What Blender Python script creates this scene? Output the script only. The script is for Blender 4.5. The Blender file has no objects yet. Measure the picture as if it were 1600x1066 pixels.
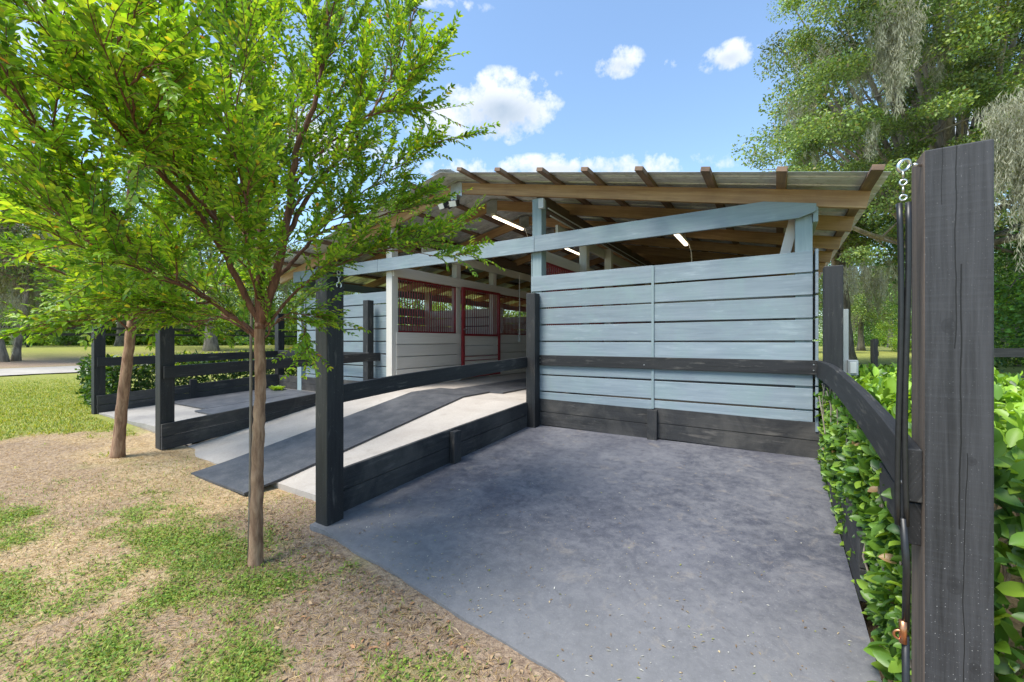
import bpy, math, random
import numpy as np
from mathutils import Vector, Matrix
random.seed(7)
RNG = np.random.default_rng(11)
S = bpy.context.scene
COL = S.collection
R = math.radians

# ------------------------------------------------------------------ camera
# world axes follow the barn: +X along the gable, +Y down the aisle; the
# camera stands at the origin, 1.24 m up, turned 32 degrees left of the aisle
EYE = 1.24; FPX = 660.0; TH = R(32.04)
FW = np.array([-math.sin(TH), math.cos(TH), 0.0]); RT = np.array([math.cos(TH), math.sin(TH), 0.0])
cam = bpy.data.cameras.new('camera'); camo = bpy.data.objects.new('camera', cam); COL.objects.link(camo)
cam.sensor_width = 36; cam.lens = 36*FPX/1600; cam.clip_start = 0.05; cam.clip_end = 3000
camo.location = (0, 0, EYE); camo.rotation_euler = (R(90), 0, TH)
S.camera = camo
S.render.resolution_x = 1024; S.render.resolution_y = 682

def W(u, v, d):                       # a surveyed point: bearing in the photograph and its distance
    p = FW*d + RT*((u-800)/FPX*d); return Vector((p[0], p[1], EYE+(533-v)/FPX*d))

# ------------------------------------------------------------------ view, sun, sky
S.view_settings.view_transform = 'Standard'; S.view_settings.look = 'None'
S.view_settings.gamma = 1; S.view_settings.exposure = 1.6
SUN_EL = R(60); SUN_TO = Vector((-0.38, -0.92, 0)).normalized()
sdir = Vector((SUN_TO.x*math.cos(SUN_EL), SUN_TO.y*math.cos(SUN_EL), math.sin(SUN_EL)))
sl = bpy.data.lights.new('sun', 'SUN'); sl.energy = 2.1; sl.angle = R(24.0); sl.color = (1.0, 0.95, 0.86)
so = bpy.data.objects.new('sun', sl); COL.objects.link(so); so.location = (0, 0, 30)
so.rotation_euler = sdir.to_track_quat('Z', 'Y').to_euler()

class NT:                             # tiny node helper
    def __init__(s, nt): s.nt = nt; nt.nodes.clear()
    def n(s, t, **k):
        x = s.nt.nodes.new(t)
        for a, b in k.items():
            if a.startswith('i_'):
                x.inputs[a[2:].replace('_', ' ')].default_value = b
            else: setattr(x, a, b)
        return x
    def l(s, a, b): s.nt.links.new(a, b)
    def val(s, sock, v):
        if isinstance(v, (int, float, tuple)): sock.default_value = v
        else: s.l(v, sock)
    def math(s, op, a, b=None, clamp=False):
        x = s.n('ShaderNodeMath', operation=op, use_clamp=clamp); s.val(x.inputs[0], a)
        if b is not None: s.val(x.inputs[1], b)
        return x.outputs[0]
    def vdot(s, a, b):
        x = s.n('ShaderNodeVectorMath', operation='DOT_PRODUCT'); s.val(x.inputs[0], a); s.val(x.inputs[1], b); return x.outputs['Value']
    def noise(s, vec, scale, detail=4, rough=0.55, dist=0.0, out='Fac'):
        x = s.n('ShaderNodeTexNoise'); x.inputs['Scale'].default_value = scale; x.inputs['Detail'].default_value = detail
        x.inputs['Roughness'].default_value = rough; x.inputs['Distortion'].default_value = dist
        if vec is not None: s.l(vec, x.inputs['Vector'])
        return x.outputs[out]
    def ramp(s, fac, stops, interp='LINEAR'):
        x = s.n('ShaderNodeValToRGB'); x.color_ramp.interpolation = interp
        e = x.color_ramp.elements
        while len(e) < len(stops): e.new(0.5)
        for i, (p, c) in enumerate(stops):
            e[i].position = p; e[i].color = (c, c, c, 1) if isinstance(c, (int, float)) else (*c, 1)
        s.l(fac, x.inputs[0]); return x.outputs[0]
    def mix(s, fac, a, b, mode='MIX'):
        x = s.n('ShaderNodeMix', data_type='RGBA', blend_type=mode)
        s.val(x.inputs[0], fac)
        for k, v in ((6, a), (7, b)):
            if isinstance(v, tuple): x.inputs[k].default_value = (*v[:3], 1)
            else: s.l(v, x.inputs[k])
        return x.outputs[2]
    def mapping(s, vec, scale=(1, 1, 1), loc=(0, 0, 0), rot=(0, 0, 0)):
        x = s.n('ShaderNodeMapping'); x.inputs['Scale'].default_value = scale; x.inputs['Location'].default_value = loc
        x.inputs['Rotation'].default_value = rot
        s.l(vec, x.inputs['Vector']); return x.outputs[0]

world = bpy.data.worlds.new('World'); S.world = world; world.use_nodes = True
w = NT(world.node_tree)
sky = w.n('ShaderNodeTexSky', sky_type='NISHITA', sun_disc=False)
sky.sun_elevation = SUN_EL; sky.sun_rotation = math.atan2(sdir.x, sdir.y)
sky.air_density = 1.2; sky.dust_density = 0.6; sky.ozone_density = 1.6
gen = w.n('ShaderNodeTexCoord').outputs['Generated']
nz = w.noise(gen, 11.0, 9, 0.62, 0.3); nz2 = w.noise(gen, 30.0, 6, 0.62)
mask = None; shade = None
def pxdir(u, v):
    d = FW + RT*((u-800)/FPX) + np.array([0, 0, (533-v)/FPX]); return d/np.linalg.norm(d)
# (bearing, half width, half height, strength) of each cloud
CLOUDS = [(785, 165, 106, 58, 1.6), (690, 190, 80, 40, 0.8), (968, 98, 46, 28, 1.05), (1046, 98, 26, 17, 0.45), (1138, 88, 52, 26, 1.1),
          (860, 262, 330, 26, 0.85), (880, 115, 26, 12, 0.35), (795, 222, 20, 9, 0.4), (110, 35, 150, 90, 1.0),
          (20, 420, 160, 160, 1.3), (700, 5, 90, 14, 0.5), (1560, 240, 260, 120, 0.9), (330, 120, 220, 120, 0.75), (540, 230, 120, 40, 0.9)]
for (u, v, hw, hh, st) in CLOUDS:
    c = pxdir(u, v); r = np.cross(c, [0, 0, 1.0]); r /= np.linalg.norm(r); up = np.cross(r, c)
    k = FPX*(1+((u-800)/FPX)**2+((533-v)/FPX)**2)**0.5
    dx = w.math('DIVIDE', w.vdot(gen, tuple(r)), hw/k); dy = w.math('DIVIDE', w.vdot(gen, tuple(up)), hh/k)
    front = w.math('GREATER_THAN', w.vdot(gen, tuple(c)), 0.0)
    r2 = w.math('ADD', w.math('MULTIPLY', dx, dx), w.math('MULTIPLY', dy, dy))
    m = w.math('SUBTRACT', 1.0, w.math('SQRT', r2), clamp=True)
    m = w.math('MULTIPLY', w.math('MULTIPLY', m, st), front)
    mask = m if mask is None else w.math('MAXIMUM', mask, m)
    sh = w.math('MULTIPLY', w.math('MULTIPLY', w.math('ADD', w.math('MULTIPLY', dy, -0.5), 0.45, clamp=True), m), 1.0)
    shade = sh if shade is None else w.math('MAXIMUM', shade, sh)
nn = w.math('ADD', w.math('MULTIPLY', w.math('SUBTRACT', nz, 0.5), 2.6), w.math('MULTIPLY', w.math('SUBTRACT', nz2, 0.5), 1.9))
raw = w.math('ADD', mask, w.math('MULTIPLY', nn, w.math('MULTIPLY', mask, 3.0, clamp=True)))
cov = w.ramp(raw, [(0.20, 0.0), (0.48, 0.5), (0.85, 1.0)], 'LINEAR')
ccol = w.ramp(w.math('ADD', shade, w.math('MULTIPLY', w.math('SUBTRACT', nz, 0.5), 0.5)), [(0.0, (3.4, 3.5, 3.65)), (0.75, (1.5, 1.85, 2.3))])
skyc = w.mix(1.0, sky.outputs[0], (0.58, 0.72, 0.80), 'MULTIPLY')
hs = w.n('ShaderNodeHueSaturation'); hs.inputs['Saturation'].default_value = 0.9; w.l(skyc, hs.inputs['Color'])
bgc = w.mix(cov, hs.outputs[0], ccol)
bg = w.n('ShaderNodeBackground'); bg.inputs['Strength'].default_value = 0.12; w.l(bgc, bg.inputs['Color'])
wo = w.n('ShaderNodeOutputWorld'); w.l(bg.outputs[0], wo.inputs[0])

# ------------------------------------------------------------------ materials
def new_mat(name):
    m = bpy.data.materials.new(name); m.use_nodes = True
    t = NT(m.node_tree); p = t.n('ShaderNodeBsdfPrincipled'); o = t.n('ShaderNodeOutputMaterial')
    t.l(p.outputs[0], o.inputs[0]); return m, t, p
def bump(t, p, h, strength=0.4, dist=0.01):
    b = t.n('ShaderNodeBump'); b.inputs['Strength'].default_value = strength; b.inputs['Distance'].default_value = dist
    t.l(h, b.inputs['Height']); t.l(b.outputs[0], p.inputs['Normal'])

def wood(name, dark, light, rough=0.7, grain=1.0, wear=None, wear_amt=0.0, knots=0.0, knotcol=(0.06, 0.03, 0.015), bstr=0.35, stain=None, stain_amt=0.0, specks=0.0):
    m, t, p = new_mat(name)
    uv = t.n('ShaderNodeUVMap').outputs[0]
    wv = t.n('ShaderNodeTexCoord').outputs['Object']
    g1 = t.noise(t.mapping(uv, (2.2, 42, 1)), 1.0, 5, 0.6, 0.6)
    g2 = t.noise(t.mapping(uv, (0.8, 9, 1)), 1.0, 3, 0.5, 1.2)
    g = t.math('ADD', t.math('MULTIPLY', g1, 0.6), t.math('MULTIPLY', g2, 0.4))
    c = t.mix(t.ramp(g, [(0.5-0.22*grain, 0.0), (0.5+0.22*grain, 1.0)]), dark, light)
    bd = t.noise(t.mapping(uv, (0.02, 0.31, 1)), 3.1, 0)      # board to board
    c = t.mix(t.ramp(bd, [(0.3, 0.0), (0.7, 0.35)]), c, tuple(0.62*x for x in dark))
    if stain:
        sn = t.noise(wv, 2.3, 5, 0.65, 0.5)
        c = t.mix(t.math('MULTIPLY', t.ramp(sn, [(0.45, 0.0), (0.72, 1.0)]), stain_amt), c, stain)
    if knots:
        vo = t.n('ShaderNodeTexVoronoi', feature='F1'); vo.inputs['Scale'].default_value = 1.0
        vo.inputs['Randomness'].default_value = 1.0
        t.l(t.mapping(uv, (1.7, 5.2, 1)), vo.inputs['Vector'])
        kd = t.ramp(vo.outputs['Distance'], [(0.05, 1.0), (0.085, 0.0)])
        sel = t.math('GREATER_THAN', t.vdot(vo.outputs['Color'], (1.0, 0, 0)), 0.45)
        c = t.mix(t.math('MULTIPLY', t.math('MULTIPLY', kd, sel), knots), c, knotcol)
    if wear:
        wn = t.noise(t.mapping(uv, (3.5, 26, 1)), 1.0, 6, 0.7, 0.3)
        wn2 = t.noise(wv, 3.0, 3, 0.6)
        wf = t.ramp(t.math('ADD', t.math('MULTIPLY', wn, 0.65), t.math('MULTIPLY', wn2, 0.35)), [(0.56, 0.0), (0.66, 1.0)])
        c = t.mix(t.math('MULTIPLY', wf, wear_amt), c, wear)
    if specks:
        sp = t.noise(wv, 190.0, 2, 0.5); c = t.mix(t.math('MULTIPLY', t.ramp(sp, [(0.70, 0.0), (0.735, 1.0)]), specks), c, (0.45, 0.45, 0.44))
    t.l(c, p.inputs['Base Color']); p.inputs['Roughness'].default_value = rough
    bump(t, p, g, bstr, 0.004)
    return m

M = {}
M['black'] = wood('black_stained_wood', (0.005, 0.005, 0.006), (0.030, 0.029, 0.030), 0.6, 0.8, (0.13, 0.12, 0.105), 0.75, bstr=0.5, specks=0.25)
M['kick'] = wood('weathered_black_board', (0.012, 0.012, 0.013), (0.045, 0.044, 0.046), 0.75, 1.0, (0.14, 0.125, 0.11), 0.6, bstr=0.8, specks=0.25, stain=(0.085, 0.078, 0.07), stain_amt=0.8)
M['blue'] = wood('pale_blue_stain', (0.165, 0.21, 0.245), (0.285, 0.335, 0.37), 0.65, 0.9, (0.36, 0.42, 0.45), 0.45, knots=0.6, knotcol=(0.09, 0.14, 0.16), bstr=0.35, stain=(0.22, 0.31, 0.30), stain_amt=0.5)
M['blue_trim'] = wood('blue_trim_stain', (0.21, 0.275, 0.29), (0.29, 0.36, 0.375), 0.65, 0.8, knots=0.4, knotcol=(0.1, 0.15, 0.16), bstr=0.3)
M['white'] = wood('off_white_paint', (0.56, 0.52, 0.47), (0.68, 0.64, 0.58), 0.55, 0.9, bstr=0.15)
M['lumber'] = wood('golden_pine', (0.28, 0.145, 0.06), (0.62, 0.40, 0.21), 0.6, 0.8, knots=0.95, bstr=0.4, stain=(0.24, 0.13, 0.07), stain_amt=0.6)
M['purlin'] = wood('weathered_pine', (0.12, 0.075, 0.055), (0.33, 0.20, 0.12), 0.75, 1.0, knots=0.6, bstr=0.4, stain=(0.05, 0.035, 0.03), stain_amt=0.6)
M['darkbeam'] = wood('aged_pine_beam', (0.10, 0.065, 0.045), (0.19, 0.125, 0.085), 0.75, 0.9, knots=0.6)

def simple(name, col, rough=0.5, metal=0.0, nscale=0, namt=0.3, bstr=0.0, emis=None):
    m, t, p = new_mat(name)
    p.inputs['Roughness'].default_value = rough; p.inputs['Metallic'].default_value = metal
    if nscale:
        v = t.n('ShaderNodeTexCoord').outputs['Object']; n = t.noise(v, nscale, 5, 0.6)
        c = t.mix(t.ramp(n, [(0.3, 0.0), (0.7, 1.0)]), tuple(x*(1-namt) for x in col), tuple(min(1, x*(1+namt)) for x in col))
        t.l(c, p.inputs['Base Color'])
        if bstr: bump(t, p, n, bstr, 0.005)
    else: p.inputs['Base Color'].default_value = (*col, 1)
    if emis: p.inputs['Emission Color'].default_value = (*col, 1); p.inputs['Emission Strength'].default_value = emis
    return m
M['red'] = simple('dark_red_steel', (0.22, 0.012, 0.018), 0.4, 0.0, 6, 0.25)
M['steel'] = simple('zinc_steel', (0.62, 0.62, 0.6), 0.3, 1.0, 40, 0.15)
M['copper'] = simple('copper_snap', (0.55, 0.25, 0.13), 0.35, 1.0)
M['rubber'] = simple('black_rubber', (0.012, 0.012, 0.013), 0.42, 0, 60, 0.3)
M['tube'] = simple('lit_led_tube', (1.0, 0.84, 0.62), 0.4, 0, emis=1.4)
M['fixture'] = simple('white_fixture', (0.7, 0.68, 0.63), 0.4)
M['greybox'] = simple('grey_plastic', (0.42, 0.43, 0.42), 0.5, 0, 8, 0.1)
M['darkplastic'] = simple('dark_plastic', (0.03, 0.03, 0.032), 0.4)
M['conduit'] = simple('pale_conduit', (0.6, 0.6, 0.58), 0.5)
M['plate'] = simple('galvanised_plate', (0.42, 0.43, 0.43), 0.42, 0.9, 15, 0.2)

def metal_roof():
    m, t, p = new_mat('galvanised_sheet')
    v = t.n('ShaderNodeTexCoord').outputs['Object']
    n = t.noise(t.mapping(v, (0.6, 1.2, 1)), 1.0, 4, 0.6); n2 = t.noise(v, 14, 4, 0.6)
    c = t.mix(t.ramp(n, [(0.35, 0.0), (0.65, 1.0)]), (0.54, 0.56, 0.58), (0.76, 0.78, 0.80))
    c = t.mix(t.ramp(n2, [(0.5, 0.0), (0.75, 0.6)]), c, (0.22, 0.21, 0.20))
    t.l(c, p.inputs['Base Color']); p.inputs['Metallic'].default_value = 0.25; p.inputs['Roughness'].default_value = 0.38
    bump(t, p, n2, 0.08, 0.003); return m
M['roof'] = metal_roof()

def concrete(name, a, b, stain):
    m, t, p = new_mat(name)
    v = t.n('ShaderNodeTexCoord').outputs['Object']
    n = t.noise(v, 1.6, 6, 0.65, 0.4); n2 = t.noise(v, 60, 3, 0.6); n3 = t.noise(v, 5, 5, 0.7)
    c = t.mix(t.ramp(n, [(0.35, 0.0), (0.65, 1.0)]), a, b)
    c = t.mix(t.ramp(n3, [(0.55, 0.0), (0.8, 0.7)]), c, stain)
    c = t.mix(t.ramp(n2, [(0.4, 0.25), (0.6, 0.0)]), c, stain)
    t.l(c, p.inputs['Base Color']); p.inputs['Roughness'].default_value = 0.8; bump(t, p, n2, 0.25, 0.003); return m
M['ramp'] = concrete('pale_concrete', (0.38, 0.335, 0.295), (0.47, 0.425, 0.38), (0.27, 0.23, 0.195))
M['oldslab'] = concrete('dusty_slab', (0.25, 0.23, 0.21), (0.36, 0.33, 0.29), (0.16, 0.145, 0.13))

def slab_mat():
    m, t, p = new_mat('grey_rubber_paved_slab')
    v = t.n('ShaderNodeTexCoord').outputs['Object']
    big = t.noise(v, 0.75, 3, 0.5, 0.4); mid = t.noise(v, 3.2, 6, 0.68, 0.5); fine = t.noise(v, 17, 8, 0.78, 0.4); grit = t.noise(v, 110, 3, 0.65)
    c = t.mix(t.ramp(big, [(0.36, 0.0), (0.62, 1.0)]), (0.050, 0.052, 0.070), (0.105, 0.106, 0.126))
    c = t.mix(t.ramp(mid, [(0.46, 0.0), (0.70, 0.7)]), c, (0.17, 0.168, 0.18))
    c = t.mix(t.ramp(fine, [(0.46, 0.0), (0.64, 0.45)]), c, (0.20, 0.197, 0.205))
    c = t.mix(t.ramp(fine, [(0.32, 0.7), (0.46, 0.0)]), c, (0.045, 0.046, 0.058))
    tan = t.noise(v, 6.5, 5, 0.7, 0.8); c = t.mix(t.ramp(tan, [(0.58, 0.0), (0.70, 0.5)]), c, (0.25, 0.215, 0.18))
    c = t.mix(t.ramp(grit, [(0.62, 0.0), (0.72, 0.5)]), c, (0.36, 0.35, 0.34))
    c = t.mix(t.ramp(grit, [(0.28, 0.45), (0.38, 0.0)]), c, (0.045, 0.047, 0.055))
    # dust blown in along the open front edge
    sep = t.n('ShaderNodeSeparateXYZ'); t.l(v, sep.inputs[0])
    e = t.math('ADD', sep.outputs['Y'], t.math('MULTIPLY', t.math('SUBTRACT', mid, 0.5), 1.4))
    c = t.mix(t.ramp(t.math('DIVIDE', e, 5.0), [(0.27, 0.55), (0.50, 0.0)]), c, (0.24, 0.235, 0.225))
    t.l(c, p.inputs['Base Color'])
    t.l(t.ramp(mid, [(0.3, 0.46), (0.7, 0.8)]), p.inputs['Roughness'])
    h = t.math('ADD', t.math('MULTIPLY', grit, 0.5), fine); bump(t, p, h, 0.28, 0.004)
    return m
M['slab'] = slab_mat()
def mat_mat():
    m, t, p = new_mat('ribbed_rubber_mat')
    v = t.n('ShaderNodeTexCoord').outputs['Object']
    n = t.noise(v, 4, 6, 0.7); f = t.noise(v, 70, 3, 0.6)
    c = t.mix(t.ramp(n, [(0.4, 0.0), (0.7, 1.0)]), (0.045, 0.048, 0.056), (0.105, 0.105, 0.112))
    c = t.mix(t.ramp(f, [(0.55, 0.0), (0.75, 0.5)]), c, (0.2, 0.19, 0.18))
    t.l(c, p.inputs['Base Color']); p.inputs['Roughness'].default_value = 0.55; bump(t, p, f, 0.3, 0.003); return m
M['mat'] = mat_mat()

def leaf_mat(name, trans=0.35, rough=0.42):
    m = bpy.data.materials.new(name); m.use_nodes = True; t = NT(m.node_tree)
    a = t.n('ShaderNodeAttribute', attribute_name='Col').outputs['Color']
    p = t.n('ShaderNodeBsdfPrincipled'); p.inputs['Roughness'].default_value = rough
    t.l(a, p.inputs['Base Color'])
    tr = t.n('ShaderNodeBsdfTranslucent'); tc = t.mix(1.0, a, (1.55, 1.45, 0.45), 'MULTIPLY'); t.l(tc, tr.inputs['Color'])
    mx = t.n('ShaderNodeMixShader'); mx.inputs[0].default_value = trans
    t.l(p.outputs[0], mx.inputs[1]); t.l(tr.outputs[0], mx.inputs[2])
    o = t.n('ShaderNodeOutputMaterial'); t.l(mx.outputs[0], o.inputs[0]); return m
M['leaf'] = leaf_mat('green_leaf', 0.45); M['farleaf'] = leaf_mat('oak_leaf', 0.3, 0.5); M['hedgeleaf'] = leaf_mat('glossy_hedge_leaf', 0.35, 0.42)
M['moss'] = leaf_mat('hanging_moss_fibre', 0.25, 0.9); M['grass'] = leaf_mat('grass_blade', 0.3, 0.6)
def bark(name, a, b, scale=(14, 14, 3)):
    m, t, p = new_mat(name); v = t.n('ShaderNodeTexCoord').outputs['Object']
    n = t.noise(t.mapping(v, scale), 1.0, 6, 0.65, 0.5); n2 = t.noise(v, 2.5, 4, 0.6)
    c = t.mix(t.ramp(n, [(0.36, 0.0), (0.66, 1.0)]), a, b)
    c = t.mix(t.ramp(n2, [(0.5, 0.0), (0.8, 0.5)]), c, tuple(min(1, x*1.25) for x in b))
    t.l(c, p.inputs['Base Color']); p.inputs['Roughness'].default_value = 0.8; bump(t, p, n, 0.6, 0.01); return m
M['myrtle_bark'] = bark('cinnamon_bark', (0.17, 0.085, 0.045), (0.44, 0.27, 0.165), (34, 34, 7))
M['twig'] = bark('red_brown_twig', (0.09, 0.035, 0.02), (0.24, 0.105, 0.06), (60, 60, 9))
M['oak_bark'] = bark('grey_oak_bark', (0.10, 0.082, 0.065), (0.33, 0.28, 0.22), (7, 7, 1.6))
M['sucker'] = bark('grey_shoot_bark', (0.16, 0.13, 0.10), (0.30, 0.25, 0.2), (60, 60, 9))

def ground_mat():
    m, t, p = new_mat('lawn_and_straw')
    v = t.n('ShaderNodeTexCoord').outputs['Object']
    g = t.n('ShaderNodeAttribute', attribute_name='green').outputs['Fac']
    d = t.n('ShaderNodeAttribute', attribute_name='dirt').outputs['Fac']
    n1 = t.noise(v, 2.2, 6, 0.65, 0.4); n2 = t.noise(v, 38, 5, 0.7, 0.6); n3 = t.noise(t.mapping(v, (1, 1, 1)), 140, 3, 0.65)
    straw = t.mix(t.ramp(n2, [(0.36, 0.0), (0.62, 1.0)]), (0.28, 0.18, 0.09), (0.64, 0.47, 0.26))
    straw = t.mix(t.ramp(n1, [(0.4, 0.0), (0.7, 0.6)]), straw, (0.58, 0.45, 0.29))
    dirt = t.mix(t.ramp(n2, [(0.35, 0.0), (0.65, 1.0)]), (0.20, 0.13, 0.085), (0.46, 0.33, 0.22))
    grass = t.mix(t.ramp(n2, [(0.35, 0.0), (0.65, 1.0)]), (0.13, 0.155, 0.02), (0.36, 0.37, 0.06))
    grass = t.mix(t.ramp(n1, [(0.4, 0.0), (0.75, 0.7)]), grass, (0.34, 0.32, 0.07))
    c = t.mix(d, straw, dirt); c = t.mix(g, c, grass)
    c = t.mix(t.ramp(n3, [(0.3, 0.45), (0.5, 0.0)]), c, (0.05, 0.035, 0.02))
    t.l(c, p.inputs['Base Color']); p.inputs['Roughness'].default_value = 0.95
    h = t.math('ADD', n2, t.math('MULTIPLY', n3, 0.5)); bump(t, p, h, 0.8, 0.02); return m
M['ground'] = ground_mat()
M['road'] = concrete('sandy_gravel', (0.36, 0.32, 0.27), (0.46, 0.42, 0.36), (0.27, 0.23, 0.19))

# ------------------------------------------------------------------ object helpers
def tag(o, label=None, cat=None, group=None, kind=None):
    if label: o['label'] = label
    if cat: o['category'] = cat
    if group: o['group'] = group
    if kind: o['kind'] = kind
    return o
def thing(name, loc, label, cat, group=None):
    o = bpy.data.objects.new(name, None); COL.objects.link(o); o.location = loc; o.empty_display_size = 0.2
    return tag(o, label, cat, group)

class MB:
    def __init__(s): s.v = []; s.f = []; s.uv = []
    def beam(s, p0, p1, w, h, side=None, jit=0.0):
        p0 = Vector(p0); p1 = Vector(p1); a = (p1-p0); L = a.length; a.normalize()
        if side is None:
            side = a.cross(Vector((0, 0, 1)))
            if side.length < 1e-3: side = Vector((1, 0, 0))
        side = Vector(side); side = (side - a*side.dot(a)).normalized(); up = side.cross(a).normalized()
        if jit:
            p0 = p0 + up*random.uniform(-jit, jit); p1 = p1 + up*random.uniform(-jit, jit)
        b = len(s.v)
        for q in (p0, p1):
            for (i, j) in ((-1, -1), (1, -1), (1, 1), (-1, 1)):
                s.v.append(q + side*(i*w/2) + up*(j*h/2))
        ou = random.uniform(0, 50); ov = random.uniform(0, 50)
        for fc, kind in (((0, 1, 2, 3), 'e'), ((7, 6, 5, 4), 'e'), ((0, 4, 5, 1), 'w'), ((1, 5, 6, 2), 'h'), ((2, 6, 7, 3), 'w'), ((3, 7, 4, 0), 'h')):
            s.f.append([b+i for i in fc])
            if kind == 'e': s.uv += [(ou+0, ov), (ou+w*3, ov), (ou+w*3, ov+h), (ou, ov+h)]
            else:
                x = w if kind == 'w' else h; o2 = 0 if kind == 'w' else w
                s.uv += [(ou, ov+o2), (ou+L, ov+o2), (ou+L, ov+o2+x), (ou, ov+o2+x)]
    def box(s, x0, x1, y0, y1, z0, z1):
        dx, dy, dz = x1-x0, y1-y0, z1-z0; c = ((x0+x1)/2, (y0+y1)/2, (z0+z1)/2)
        if dz >= dx and dz >= dy: s.beam((c[0], c[1], z0), (c[0], c[1], z1), dx, dy, (1, 0, 0))
        elif dx >= dy: s.beam((x0, c[1], c[2]), (x1, c[1], c[2]), dy, dz, (0, 1, 0))
        else: s.beam((c[0], y0, c[2]), (c[0], y1, c[2]), dx, dz, (1, 0, 0))
    def tube(s, pts, rad, n=8, cap=True):
        pts = [Vector(p) for p in pts]; b0 = len(s.v); N = len(pts)
        if not hasattr(rad, '__len__'): rad = [rad]*N
        ref = None; L = 0
        for i, p in enumerate(pts):
            t = (pts[min(i+1, N-1)]-pts[max(i-1, 0)]).normalized()
            if ref is None:
                ref = Vector((0, 0, 1)) if abs(t.z) < 0.9 else Vector((1, 0, 0))
            x = (ref - t*ref.dot(t)).normalized(); y = t.cross(x); ref = x
            for k in range(n):
                an = 2*math.pi*k/n; s.v.append(p + (x*math.cos(an)+y*math.sin(an))*rad[i])
        for i in range(N-1):
            for k in range(n):
                k2 = (k+1) % n
                s.f.append([b0+i*n+k, b0+i*n+k2, b0+(i+1)*n+k2, b0+(i+1)*n+k])
                s.uv += [(i*.1, k/n), (i*.1, (k+1)/n), (i*.1+.1, (k+1)/n), (i*.1+.1, k/n)]
        if cap:
            s.f.append([b0+k for k in reversed(range(n))]); s.uv += [(0, 0)]*n
            s.f.append([b0+(N-1)*n+k for k in range(n)]); s.uv += [(0, 0)]*n
    def poly(s, pts, faces):
        b = len(s.v); s.v += [Vector(p) for p in pts]
        for f in faces:
            s.f.append([b+i for i in f]); s.uv += [(pts[i][0], pts[i][1]) for i in f]
    def build(s, name, mat, parent=None, bevel=0.0, smooth=False, off=None):
        me = bpy.data.meshes.new(name); base = Vector((0, 0, 0))
        if parent is not None:
            q = parent
            while q is not None: base = base + q.location; q = q.parent
        if off is not None: base = Vector(off)
        me.from_pydata([tuple(p-base) for p in s.v], [], s.f)
        ul = me.uv_layers.new(name='UVMap'); ul.data.foreach_set('uv', [c for q in s.uv for c in q])
        me.materials.append(mat)
        if smooth: me.polygons.foreach_set('use_smooth', [True]*len(me.polygons))
        me.update()
        o = bpy.data.objects.new(name, me); COL.objects.link(o)
        if parent is not None: o.parent = parent
        elif off is not None: o.location = base
        if bevel:
            bm = o.modifiers.new('edge', 'BEVEL'); bm.width = bevel; bm.segments = 2; bm.limit_method = 'ANGLE'; bm.angle_limit = R(50)
        return o
def one(name, mat, parent, fn, *a, bevel=0.0, **k):
    m = MB(); getattr(m, fn)(*a, **k); return m.build(name, mat, parent, bevel)

def np_mesh(name, V, faces_tot, loops, mat, parent=None, col=None, smooth=False):
    me = bpy.data.meshes.new(name); V = np.asarray(V, dtype=np.float32)
    if parent is not None: V = V - np.array(parent.location, dtype=np.float32)
    me.vertices.add(len(V)); me.vertices.foreach_set('co', V.ravel())
    loops = np.asarray(loops, dtype=np.int32).ravel(); me.loops.add(len(loops)); me.loops.foreach_set('vertex_index', loops)
    tot = np.asarray(faces_tot, dtype=np.int32); st = np.concatenate([[0], np.cumsum(tot)[:-1]]).astype(np.int32)
    me.polygons.add(len(tot)); me.polygons.foreach_set('loop_start', st); me.polygons.foreach_set('loop_total', tot)
    if smooth: me.polygons.foreach_set('use_smooth', np.ones(len(tot), dtype=bool))
    me.update(calc_edges=True)
    if col is not None:
        a = me.attributes.new('Col', 'FLOAT_COLOR', 'POINT'); c4 = np.ones((len(V), 4), dtype=np.float32); c4[:, :3] = col
        a.data.foreach_set('color', c4.ravel())
    me.materials.append(mat); o = bpy.data.objects.new(name, me); COL.objects.link(o)
    if parent is not None: o.parent = parent
    return o

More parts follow.
